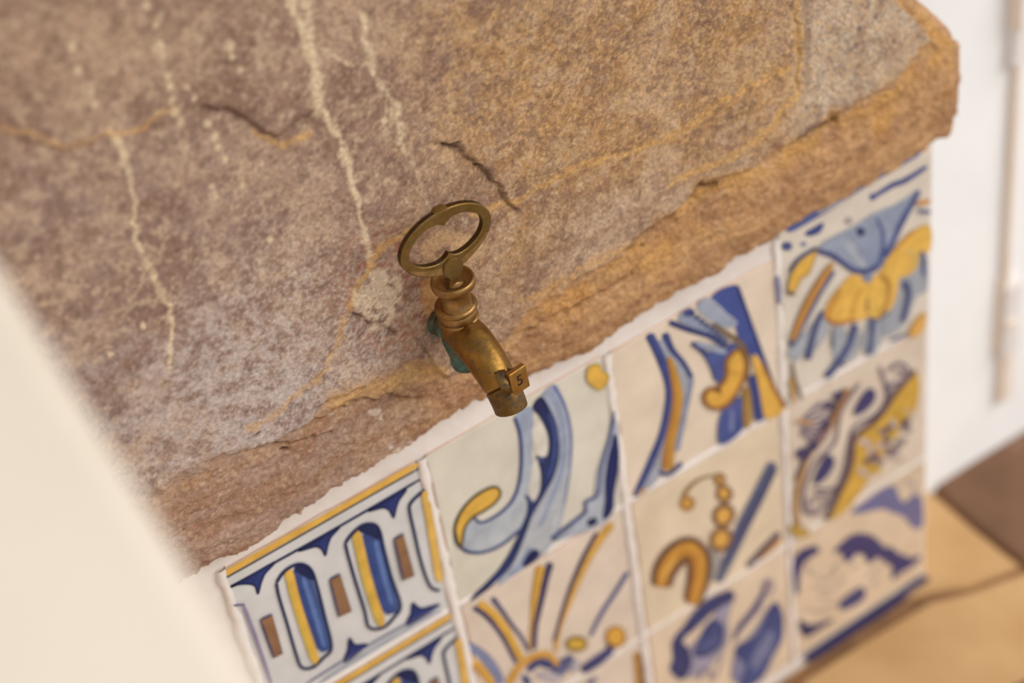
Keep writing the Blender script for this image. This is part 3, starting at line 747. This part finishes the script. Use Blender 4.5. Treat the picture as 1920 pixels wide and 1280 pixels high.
vein([(620, 745), (700, 722), (780, 700), (815, 690)], 24, (220, 180, 124), .8, .8, .006)
# pale wedge left of the tap
wed = sm(1.0, .75, np.hypot((PXw - 700) / 52, (PYw - 555) / 66) + .0)
mixc(wed * sm(.42, .56, nC_) * .8, (228, 212, 188))
mixc(sm(.9, .6, np.hypot((PXw - 830) / 70, (PYw - 460) / 50)) * sm(.38, .55, nB_ + .08) * .7, (222, 186, 146))
mixc(sm(.95, .6, np.hypot((PXw - 798) / 26, (PYw - 545) / 50)) * .7, (208, 160, 104))
mixc(.6 * sm(1, .4, np.hypot((PXw - 1060) / 120, (PYw - 560) / 60)) * sm(.4, .6, nB_) * .5, (214, 160, 88))
# verdigris run behind the tap
mixc(sm(1, .5, np.hypot((PXw - 806) / 18, (PYw - 606) / 26)) * .65, (96, 128, 118))
# white crystals and dark pits on the band
for (x, y, r_) in ((700, 770, 16), (715, 782, 9), (622, 772, 7), (665, 745, 6), (760, 850, 14), (740, 838, 10), (780, 838, 8)):
    mixc(sm(1, .4, np.hypot((PXw - x) / r_, (PYw - y) / (r_ * .7))) * .8, (232, 220, 210))
for (x, y, r_) in ((845, 266, 16), (887, 304, 9), (475, 808, 8), (540, 840, 12), (1199, 461, 4), (830, 262, 7)):
    mk = sm(1.1, .3, np.hypot((PXw - x) / r_, (PYw - y) / (r_ * .55)))
    mixc(mk * .7, (74, 54, 46)); N = N - mk * .02
# broken ledges, their dark tint is painted shadow
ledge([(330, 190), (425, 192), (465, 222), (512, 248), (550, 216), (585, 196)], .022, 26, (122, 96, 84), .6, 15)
vein([(470, 238), (520, 260), (575, 240)], 6, GOLD, .8, .8)
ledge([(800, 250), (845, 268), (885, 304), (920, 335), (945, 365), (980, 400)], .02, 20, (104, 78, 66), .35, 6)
ledge([(0, 250), (118, 276), (208, 250)], .012, 20)
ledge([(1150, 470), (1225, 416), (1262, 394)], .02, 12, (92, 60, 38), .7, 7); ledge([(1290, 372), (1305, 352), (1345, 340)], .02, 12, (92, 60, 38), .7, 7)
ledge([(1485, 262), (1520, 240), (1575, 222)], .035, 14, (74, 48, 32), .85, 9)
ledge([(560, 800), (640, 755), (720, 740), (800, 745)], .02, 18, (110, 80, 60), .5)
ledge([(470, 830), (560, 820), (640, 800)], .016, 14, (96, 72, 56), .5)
ledge([(1488, 0), (1490, 100), (1492, 180)], .014, 14)
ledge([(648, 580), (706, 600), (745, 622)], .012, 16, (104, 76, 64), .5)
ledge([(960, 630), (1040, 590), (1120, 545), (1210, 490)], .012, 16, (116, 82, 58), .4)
# slightly warmer, richer stone overall
_g = (Colr @ np.array([.3, .59, .11]))[..., None]
Colr = np.clip((_g + (Colr - _g) * 1.08) * np.array([1.11, 1.06, 1.0]), 0, .95)
# assemble with a returned edge
V = np.stack([U * S, -N * S, (FLOOR_D - Dg) * S], -1)
idx = np.arange(NU * ND).reshape(NU, ND)
a_, b2, c_, d_ = idx[:-1, :-1], idx[1:, :-1], idx[1:, 1:], idx[:-1, 1:]
faces = np.stack([a_, b2, c_, d_], -1).reshape(-1, 4)
bd = np.concatenate([idx[:, 0], idx[-1, 1:], idx[-2::-1, -1], idx[0, -2:0:-1]])
rim = V.reshape(-1, 3)[bd]
lay1 = rim.copy(); lay1[:, 1] = .003
lay2 = rim.copy(); lay2[:, 1] = -NB * S
nb = len(bd); base = NU * ND
verts = np.concatenate([V.reshape(-1, 3), lay1, lay2])
i0 = np.arange(nb); i1 = (i0 + 1) % nb
sk1 = np.stack([bd[i0], base + i0, base + i1, bd[i1]], -1)
sk2 = np.stack([base + i0, base + nb + i0, base + nb + i1, base + i1], -1)
allf = np.concatenate([faces, sk1, sk2])
me = bpy.data.meshes.new('stone_block')
me.vertices.add(len(verts)); me.vertices.foreach_set('co', verts.astype(np.float32).ravel())
me.loops.add(allf.size); me.loops.foreach_set('vertex_index', allf.astype(np.int32).ravel())
me.polygons.add(len(allf)); me.polygons.foreach_set('loop_start', np.arange(0, allf.size, 4, dtype=np.int32))
me.polygons.foreach_set('use_smooth', np.ones(len(allf), bool))
me.update(calc_edges=True); me.validate()
cols = np.concatenate([Colr.reshape(-1, 3), Colr.reshape(-1, 3)[bd], Colr.reshape(-1, 3)[bd]])
ca = me.color_attributes.new('Col', 'FLOAT_COLOR', 'POINT')
ca.data.foreach_set('color', np.concatenate([cols, np.ones((len(cols), 1))], 1).astype(np.float32).ravel())
m, nt, b_ = node_mat('weathered_sandstone')
at = nt.nodes.new('ShaderNodeAttribute'); at.attribute_name = 'Col'
tc = nt.nodes.new('ShaderNodeTexCoord')
n1 = nt.nodes.new('ShaderNodeTexNoise'); n1.inputs['Scale'].default_value = 420; n1.inputs['Detail'].default_value = 6; n1.inputs['Roughness'].default_value = .65
nt.links.new(tc.outputs['Object'], n1.inputs['Vector'])
mr = nt.nodes.new('ShaderNodeMapRange'); mr.inputs['From Min'].default_value = .32; mr.inputs['From Max'].default_value = .68
mr.inputs['To Min'].default_value = .74; mr.inputs['To Max'].default_value = 1.24
nt.links.new(n1.outputs['Fac'], mr.inputs['Value'])
mx = nt.nodes.new('ShaderNodeMix'); mx.data_type = 'RGBA'; mx.blend_type = 'MULTIPLY'; mx.inputs['Factor'].default_value = 1
nt.links.new(at.outputs['Color'], mx.inputs['A']); nt.links.new(mr.outputs['Result'], mx.inputs['B'])
nt.links.new(mx.outputs['Result'], b_.inputs['Base Color'])
n2 = nt.nodes.new('ShaderNodeTexNoise'); n2.inputs['Scale'].default_value = 260; n2.inputs['Detail'].default_value = 8; n2.inputs['Roughness'].default_value = .7
nt.links.new(tc.outputs['Object'], n2.inputs['Vector'])
bp = nt.nodes.new('ShaderNodeBump'); bp.inputs['Strength'].default_value = 1.0; bp.inputs['Distance'].default_value = .0022
nt.links.new(n2.outputs['Fac'], bp.inputs['Height']); nt.links.new(bp.outputs['Normal'], b_.inputs['Normal'])
b_.inputs['Roughness'].default_value = .82; b_.inputs['Specular IOR Level'].default_value = .25
stone = tag(link('stone_block', me, m), 'large rough brown and mauve stone with lime streaks holding the brass tap', 'stone')

# ------------------------------------------------------------------ brass tap
MM = .001
TA_N = .315
tu0, td0 = on_wall(860, 600, TA_N)
TO = W(tu0, td0, TA_N)                     # foot of the valve collar on the vertical plug axis
def L(h, out, up): return Vector((h * MM, -out * MM, up * MM))   # tap axes in mm

def brass(name, base, dark, light, spots=.5, green=None, rough=.32, gscale=60):
    m, nt, b = node_mat(name)
    tc = nt.nodes.new('ShaderNodeTexCoord')
    def noise(sc, det=6, ro=.6):
        n = nt.nodes.new('ShaderNodeTexNoise'); n.inputs['Scale'].default_value = sc; n.inputs['Detail'].default_value = det; n.inputs['Roughness'].default_value = ro
        nt.links.new(tc.outputs['Object'], n.inputs['Vector']); return n
    def ramp(n, a, b_, ca, cb):
        r = nt.nodes.new('ShaderNodeValToRGB'); r.color_ramp.elements[0].position = a; r.color_ramp.elements[1].position = b_
        r.color_ramp.elements[0].color = ca; r.color_ramp.elements[1].color = cb
        nt.links.new(n.outputs['Fac'], r.inputs['Fac']); return r
    def mix(f, A, B):
        x = nt.nodes.new('ShaderNodeMix'); x.data_type = 'RGBA'
        nt.links.new(f, x.inputs['Factor']); nt.links.new(A, x.inputs['A']); nt.links.new(B, x.inputs['B']); return x
    r1 = ramp(noise(110), .35, .68, rgba(base), rgba(light))
    r2 = ramp(noise(260, 8, .7), .52, .66, (0, 0, 0, 1), (spots, spots, spots, 1))
    dk = nt.nodes.new('ShaderNodeRGB'); dk.outputs[0].default_value = rgba(dark)
    out = mix(r2.outputs['Color'], r1.outputs['Color'], dk.outputs[0])
    met = nt.nodes.new('ShaderNodeMath'); met.operation = 'SUBTRACT'; met.inputs[0].default_value = .92
    nt.links.new(r2.outputs['Color'], met.inputs[1])
    last = out.outputs['Result']
    if green is not None:
        g_ = ramp(noise(gscale, 6), green[0], green[1], (0, 0, 0, 1), (1, 1, 1, 1))
        gc = ramp(noise(200, 6), .35, .7, rgba((24, 54, 50)), rgba((84, 122, 112)))
        last = mix(g_.outputs['Color'], last, gc.outputs['Color']).outputs['Result']
        m2 = nt.nodes.new('ShaderNodeMath'); m2.operation = 'SUBTRACT'; m2.use_clamp = True
        nt.links.new(met.outputs[0], m2.inputs[0]); nt.links.new(g_.outputs['Color'], m2.inputs[1]); met = m2
    nt.links.new(last, b.inputs['Base Color']); nt.links.new(met.outputs[0], b.inputs['Metallic'])
    rr_ = nt.nodes.new('ShaderNodeMapRange'); rr_.inputs['To Min'].default_value = rough - .06; rr_.inputs['To Max'].default_value = rough + .2
    nt.links.new(noise(90).outputs['Fac'], rr_.inputs['Value']); nt.links.new(rr_.outputs['Result'], b.inputs['Roughness'])
    bp = nt.nodes.new('ShaderNodeBump'); bp.inputs['Strength'].default_value = .35; bp.inputs['Distance'].default_value = .0006
    nt.links.new(noise(350, 6).outputs['Fac'], bp.inputs['Height']); nt.links.new(bp.outputs['Normal'], b.inputs['Normal'])
    return m
M_BRASS = brass('aged_brass', (118, 86, 40), (52, 40, 24), (158, 118, 58), .85, None, .26)
M_BRASS_KEY = brass('dull_brass', (124, 98, 52), (70, 56, 36), (146, 118, 68), .6, None, .4)
M_BRASS_DARK = brass('dark_brass', (88, 66, 36), (34, 28, 20), (132, 100, 54), .95, None, .34)
M_BRASS_TARN = brass('tarnished_brass', (72, 52, 30), (40, 34, 24), (98, 72, 40), .8, (.68, .78), .45)
M_BRASS_LUG = brass('worn_brass', (160, 114, 54), (90, 62, 32), (188, 142, 76), .5, None, .34)
M_VERD = brass('verdigris_brass', (84, 66, 38), (40, 40, 30), (110, 86, 48), .8, (.34, .52), .5)
M_BRASS_CAP = brass('valve_brass', (134, 100, 56), (62, 46, 30), (168, 130, 80), .7, (.66, .74), .34)
M_INK = plain_mat('stamped_dark', (40, 30, 20), (58, 42, 28), 200, .8, .1, 300, .0003, .2)

tap = bpy.data.objects.new('brass_tap', None); COL.objects.link(tap); tap.location = TO
tap.empty_display_size = .01
tag(tap, 'small old brass tap with oval key handle fixed in the stone', 'tap')

def lathe(prof, axis_pt=(0, 0), seg=40):
    """prof: (up, r) from top to bottom, about the vertical plug axis"""
    bm = bmesh.new(); rows = []
    for up, r in prof:
        if r < .01: rows.append([bm.verts.new(L(axis_pt[0], axis_pt[1], up))])
        else: rows.append([bm.verts.new(L(axis_pt[0] + r * math.cos(t), axis_pt[1] + r * math.sin(t), up)) for t in np.linspace(0, 2 * math.pi, seg + 1)[:-1]])
    for A, B in zip(rows, rows[1:]):
        for i in range(seg):
            j = (i + 1) % seg
            if len(A) == 1 and len(B) == 1: continue
            if len(A) == 1: bm.faces.new((A[0], B[i], B[j]))
            elif len(B) == 1: bm.faces.new((A[i], B[0], A[j]))
            else: bm.faces.new((A[i], B[i], B[j], A[j]))
    return bm

def tube(bm, path, radii, seg=32, cap=True, upv=Vector((1, 0, 0))):
    rows = []
    n = len(path)
    for i, p in enumerate(path):
        t = (path[min(i + 1, n - 1)] - path[max(i - 1, 0)]).normalized()
        x = (upv - t * upv.dot(t)).normalized(); y = t.cross(x)
        rows.append([bm.verts.new(p + (x * math.cos(a) + y * math.sin(a)) * radii[i]) for a in np.linspace(0, 2 * math.pi, seg + 1)[:-1]])
    for A, B in zip(rows, rows[1:]):
        for i in range(seg):
            j = (i + 1) % seg; bm.faces.new((A[i], A[j], B[j], B[i]))
    if cap: bm.faces.new(rows[0]); bm.faces.new(list(reversed(rows[-1])))
    return rows

def shade(o, ang=50):
    me_ = o.data
    me_.polygons.foreach_set('use_smooth', [True] * len(me_.polygons))
    bm = bmesh.new(); bm.from_mesh(me_)
    for e in bm.edges:
        if len(e.link_faces) == 2 and e.calc_face_angle(0) > math.radians(ang): e.smooth = False
    bm.to_mesh(me_); bm.free()

# barrel and curved spout, fused
path2 = [(0, -8), (6, -7), (12, -7.6), (18, -10), (25, -14), (31, -18.6), (35.5, -23.4)]
pts = [L(0, o, u) for o, u in [tuple(p) for p in catmull(path2, 5)]]
rad = np.interp(np.linspace(0, 1, len(pts)), [0, .25, .55, 1], [10.2, 11.0, 10.8, 9.6]) * MM
bm = lathe([(3, 0), (3, 10.2), (0, 10.6), (-6, 10.7), (-14, 9.8), (-21, 8.2), (-26, 7.2), (-28, 6.6), (-28, 0)])
tube(bm, pts, rad)
body = link('spout_body', bm_mesh('spout_body', bm, True), M_BRASS, tap)
md = body.modifiers.new('fuse', 'REMESH'); md.mode = 'VOXEL'; md.voxel_size = .0006; md.use_smooth_shade = True
ms = body.modifiers.new('soften', 'SMOOTH'); ms.factor = .6; ms.iterations = 10
# nozzle beyond the joint groove
np2 = [(34.9, -22.7), (35.7, -23.6), (36.0, -23.9), (37.6, -25.9), (39.4, -28.7), (40.9, -31.6), (42.0, -34.8)]
bm = bmesh.new()
npth = [L(0, o, u) for o, u in np2]
rows = tube(bm, npth, [8.3 * MM, 8.4 * MM, 9.4 * MM, 9.4 * MM, 9.3 * MM, 9.2 * MM, 9.1 * MM], 36, False)
d_n = (npth[-1] - npth[-2]).normalized()
r2 = [bm.verts.new(npth[-1] + (v.co - npth[-1]) * .8) for v in rows[-1]]
r3 = [bm.verts.new(v.co - d_n * .012) for v in r2]
for A, B in ((rows[-1], r2), (r2, r3)):
    for i in range(36):
        j = (i + 1) % 36; bm.faces.new((A[i], A[j], B[j], B[i]))
bm.faces.new(r3)
nozzle = link('nozzle', bm_mesh('nozzle', bm, True), M_BRASS_DARK, tap); shade(nozzle)
# plug tail (green), shank and wall flange
bm = lathe([(-9, 0), (-9, 10.5), (-12, 11.0), (-18, 10.0), (-23, 8.8), (-25.5, 8.2), (-26.2, 8.6), (-28.5, 8.8), (-31, 8.2), (-32.6, 6.4), (-33.2, 0)])
tail = link('plug_tail', bm_mesh('plug_tail', bm, True), M_VERD, tap); shade(tail)
depth = (TA_N - NF) * S * 1000
bm = bmesh.new()
tube(bm, [L(0, 1, -12), L(0, -5, -12), L(0, -9, -12), L(0, -depth - 4, -12)], [8.4 * MM, 8.0 * MM, 8.0 * MM, 8.2 * MM], 32)
shank = link('shank', bm_mesh('shank', bm, True), M_VERD, tap); shade(shank)
bm = bmesh.new()
tube(bm, [L(0, -depth + 4.0, -12), L(0, -depth + 3, -12), L(0, -depth + 1, -12), L(0, -depth - 3, -12)], [8.4 * MM, 9.0 * MM, 9.6 * MM, 10.0 * MM], 32)
fl_ = link('flange', bm_mesh('flange', bm, True), M_VERD, shank); shade(fl_)
# collar
bm = lathe([(12.0, 7.0), (12.6, 9.0), (12.4, 10.4), (11.4, 11.4), (10, 11.6), (8.9, 11.1), (8.6, 10.6), (8.2, 10.9), (3.9, 10.9), (3.5, 10.4), (3.1, 11.2), (2.0, 11.4), (1.0, 10.9), (0.4, 10.2)])
collar = link('collar', bm_mesh('collar', bm, True), M_BRASS_CAP, tap); shade(collar, 60)
# valve plug cap with a dished top
cap = [(28.0, 0), (27.9, 5), (28.3, 8), (29.2, 9.6), (30.1, 10.3), (30.4, 10.8), (30.2, 11.5), (29, 11.9), (27, 12.0), (25.2, 11.4), (23.8, 10.0), (22.8, 8.6), (21, 7.9), (17, 7.7), (13.4, 8.2), (12.2, 8.8), (11.5, 8.8), (11.5, 0)]
bm = lathe(cap, (0, 2.0), 48)
plug = link('valve_plug', bm_mesh('valve_plug', bm, True), M_BRASS_CAP, tap); shade(plug, 65)
# ring handle
RC_UP, RC_OUT = 57.0, 2.2
def ring_mesh():
    n = 96; bm = bmesh.new(); rows = []
    for i in range(n):
        t = 2 * math.pi * i / n
        c, s_ = math.cos(t), math.sin(t)
        ro_x, ro_y = 27.6, 18.6
        ox, oy = ro_x * c, ro_y * s_
        # inner opening with a cusp at top and bottom
        a = 22.4; bb = 13.2
        ix, iy = a * c, bb * s_
        cusp = math.exp(-abs(ix) / 3.6)
        iy -= math.copysign(1, s_) * (4.6 if s_ > 0 else 4.4) * cusp * (abs(s_) ** .5)
        if s_ < 0:                                  # heavier lower shoulders running to the stem
            oy -= 2.6 * math.exp(-(ox / 13.0) ** 2)
        hd = 2.0
        ch = .35
        row = []
        ux, uy = ix - ox, iy - oy; l_ = math.hypot(ux, uy); ux /= l_; uy /= l_
        for (px, py, q) in ((ox, oy, -hd + ch), (ox + ux * ch, oy + uy * ch, -hd), (ix - ux * ch, iy - uy * ch, -hd), (ix, iy, -hd + ch), (ix, iy, hd - ch), (ix - ux * ch, iy - uy * ch, hd), (ox + ux * ch, oy + uy * ch, hd), (ox, oy, hd - ch)):
            row.append(bm.verts.new(L(px, RC_OUT + q, RC_UP + py)))
        rows.append(row)
    for i in range(n):
        A, B = rows[i], rows[(i + 1) % n]
        for k_ in range(8):
            j = (k_ + 1) % 8; f = bm.faces.new((A[k_], B[k_], B[j], A[j]))
            if k_ in (3, 7): f.material_index = 1        # edges stay tarnished, faces are rubbed bright
    return bm
key = link('key_handle', bm_mesh('key_handle', ring_mesh()), M_BRASS_KEY, tap); key.data.materials.append(M_BRASS_TARN); shade(key, 35)
# small block at the top of the ring
bm = bmesh.new()
def ext(bm, pts, q0, q1, bev=.3):
    """polygon in (h, up), extruded along out from q0 to q1 with a small chamfer"""
    n = len(pts); cx_ = sum(p[0] for p in pts) / n; cy_ = sum(p[1] for p in pts) / n
    def ring(sh, q): return [bm.verts.new(L(cx_ + (x - cx_) * (1 - sh), q, cy_ + (y - cy_) * (1 - sh))) for x, y in pts]
    rad_ = max(math.hypot(x - cx_, y - cy_) for x, y in pts); s_ = bev / rad_
    R_ = [ring(s_, q0), ring(0, q0 + bev), ring(0, q1 - bev), ring(s_, q1)]
    for A, B in zip(R_, R_[1:]):
        for i in range(n):
            j = (i + 1) % n; bm.faces.new((A[i], A[j], B[j], B[i]))
    bm.faces.new(list(reversed(R_[0]))); bm.faces.new(R_[3])
ext(bm, [(-4.4, 72.1), (4.2, 72.3), (3.8, 76.2), (2.2, 77.2), (-2.6, 77.2), (-4.0, 75.9)], RC_OUT - 2.1, RC_OUT + 1.9)
nub = link('top_lug', bm_mesh('top_lug', bm), M_BRASS_KEY, key); shade(nub, 30)
# shoulders: two raised ribs running from the stem along the ring's lower edge
for sgn in (-1, 1):
    bm = bmesh.new()
    arc = []
    for t in np.linspace(math.radians(268), math.radians(206), 12):
        x_, y_ = 27.0 * math.cos(t), 18.0 * math.sin(t) - 2.0 * math.exp(-(27 * math.cos(t) / 13) ** 2)
        arc.append((-x_ * sgn if sgn > 0 else x_, y_))
    lo = [(x, y - .2) for x, y in arc]; hi = [(x * .93, y + 4.6 * (1 - i / 11) ** .8 + .4) for i, (x, y) in enumerate(arc)]
    rowsA = []
    for (a0, a1), i in zip(zip(lo, hi), range(12)):
        k_ = 1 - i / 11
        rowsA.append([bm.verts.new(L(a0[0], RC_OUT + 1.2, RC_UP + a0[1])), bm.verts.new(L(a0[0], RC_OUT + 2.2 + 1.1 * k_, RC_UP + a0[1] + .5)),
                      bm.verts.new(L(a1[0], RC_OUT + 2.0 + .5 * k_, RC_UP + a1[1] - .4)), bm.verts.new(L(a1[0], RC_OUT + 1.2, RC_UP + a1[1]))])
    for A, B in zip(rowsA, rowsA[1:]):
        for k_ in range(4):
            j = (k_ + 1) % 4; bm.faces.new((A[k_], A[j], B[j], B[k_]))
    bm.faces.new(rowsA[0]); bm.faces.new(list(reversed(rowsA[-1])))
    sh = link('shoulder', bm_mesh('shoulder', bm), M_BRASS_CAP, key); shade(sh, 40)
# tongue: round tab and flared stem seated in the dish
bm = bmesh.new()
ring_pts = [(6.0 * math.sin(t), 39.2 + 6.0 * math.cos(t)) for t in np.linspace(-2.45, 2.45, 22)]
ext(bm, ring_pts + [(3.4, 33), (3.8, 31), (5.0, 28.4), (-5.0, 28.4), (-3.8, 31), (-3.4, 33)], 2.0, 6.0, .45)
tg = link('stem_tab', bm_mesh('stem_tab', bm), M_BRASS_KEY, key); shade(tg, 35)
bm = lathe([(36, 0), (36, 2.2), (32, 2.4), (30, 3.0), (28.9, 4.2), (28.3, 5.6), (27.0, 0)], (0, 2.6), 28)
st = link('stem', bm_mesh('stem', bm, True), M_BRASS_CAP, key); shade(st, 60)
# boss on the nozzle and the square stamped lug
def box_on(center, ax, ay, az, sx, sy, sz, bev, name, mat, parent):
    bm = bmesh.new(); bmesh.ops.create_cube(bm, size=1)
    for v in bm.verts:
        v.co = center + ax * (v.co.x * sx) + ay * (v.co.y * sy) + az * (v.co.z * sz)
    bmesh.ops.bevel(bm, geom=list(bm.edges), offset=bev, segments=3, affect='EDGES', profile=.6)
    o = link(name, bm_mesh(name, bm, True), mat, parent); shade(o, 40); return o
FN = L(.12, .98, .12).normalized()              # face normal of the lug
FX = (L(1, 0, 0) - FN * L(1, 0, 0).dot(FN)).normalized()
FY = FN.cross(FX) * -1
if FY.z < 0: FY = -FY
LC = L(6.0, 43.5, -17.0)
bm = bmesh.new()
b0 = L(-.5, 37.0, -19.5)
BE = LC - FN * (3.4 * MM)
tube(bm, [b0, b0 + (BE - b0) * .35, b0 + (BE - b0) * .7, BE, LC], [9.6 * MM, 9.2 * MM, 7.6 * MM, 5.0 * MM, 2.4 * MM], 8)
boss = link('boss', bm_mesh('boss', bm), M_BRASS_DARK, tap); shade(boss, 40)
lug = box_on(LC, FX, FY, FN, 11.4 * MM, 14.2 * MM, 3.6 * MM, .8 * MM, 'square_lug', M_BRASS_LUG, tap)
fc = bpy.data.curves.new('five', 'FONT'); fc.body = '5'; fc.size = 8.6 * MM; fc.extrude = .12 * MM; fc.offset = .12 * MM
fc.align_x = 'CENTER'; fc.align_y = 'CENTER'
fo = bpy.data.objects.new('five_tmp', fc); COL.objects.link(fo)
dg = bpy.context.evaluated_depsgraph_get()
fm = bpy.data.meshes.new_from_object(fo.evaluated_get(dg))
bpy.data.objects.remove(fo)
num = link('stamped_numeral', fm, M_INK, lug)
tag(num, 'dark stamped figure 5 on the lug face')
mt = Matrix((FX, FY, FN)).transposed().to_4x4(); mt.translation = LC + FN * (1.82 * MM) + FY * (.2 * MM)
for v in fm.vertices: v.co = mt @ v.co

# ------------------------------------------------------------------ bolt rod on the white wall
M_RUSTPAINT = plain_mat('tan_stained_paint', (230, 214, 196), (236, 224, 212), 25, .6, .2, 120, .001, .3)
M_WHITEPAINT = plain_mat('white_paint', (228, 222, 218), (236, 232, 230), 25, .5, .1, 120, .001, .35)
rod = bpy.data.objects.new('bolt_rod', None); COL.objects.link(rod); rod.empty_display_size = .01
def wb(x, y): return on_wall(x, y, NB)
r0 = wb(1893, 60); r1 = wb(1884, 740)
rod.location = W(r1[0], r1[1], NB)
tag(rod, 'slim white painted bolt rod with rust tan edges on the white wall', 'bolt')
def wbox(x0, x1, y0, y1, n1, name, mat):
    ua, da = wb((x0 + x1) / 2, (y0 + y1) / 2)
    _, d0 = wb((x0 + x1) / 2, y0); _, d1 = wb((x0 + x1) / 2, y1)
    hw = (wb(x1, (y0 + y1) / 2)[0] - wb(x0, (y0 + y1) / 2)[0]) / 2 * .85
    o = box(name, ua - hw, ua + hw, d0, d1, NB - .01, NB + n1, mat)
    o.parent = rod; o.matrix_parent_inverse = Matrix.Translation(-rod.location)
    bvl = o.modifiers.new('bevel', 'BEVEL'); bvl.width = .0015; bvl.segments = 2
    return o
wbox(1894, 1907, -300, 540, .05, 'rod', M_RUSTPAINT)
wbox(1868, 1900, 525, 652, .07, 'guide_bracket', M_WHITEPAINT)
wbox(1864, 1873, 520, 655, .035, 'bracket_edge', M_RUSTPAINT)
wbox(1868, 1893, 590, 602, .085, 'bracket_band', M_RUSTPAINT)
wbox(1867, 1892, 640, 742, .05, 'rod_foot', M_RUSTPAINT)
wbox(1888, 1925, -60, 108, .07, 'guide_bracket', M_WHITEPAINT)
wbox(1890, 1898, -60, 46, .09, 'bracket_edge', M_RUSTPAINT)
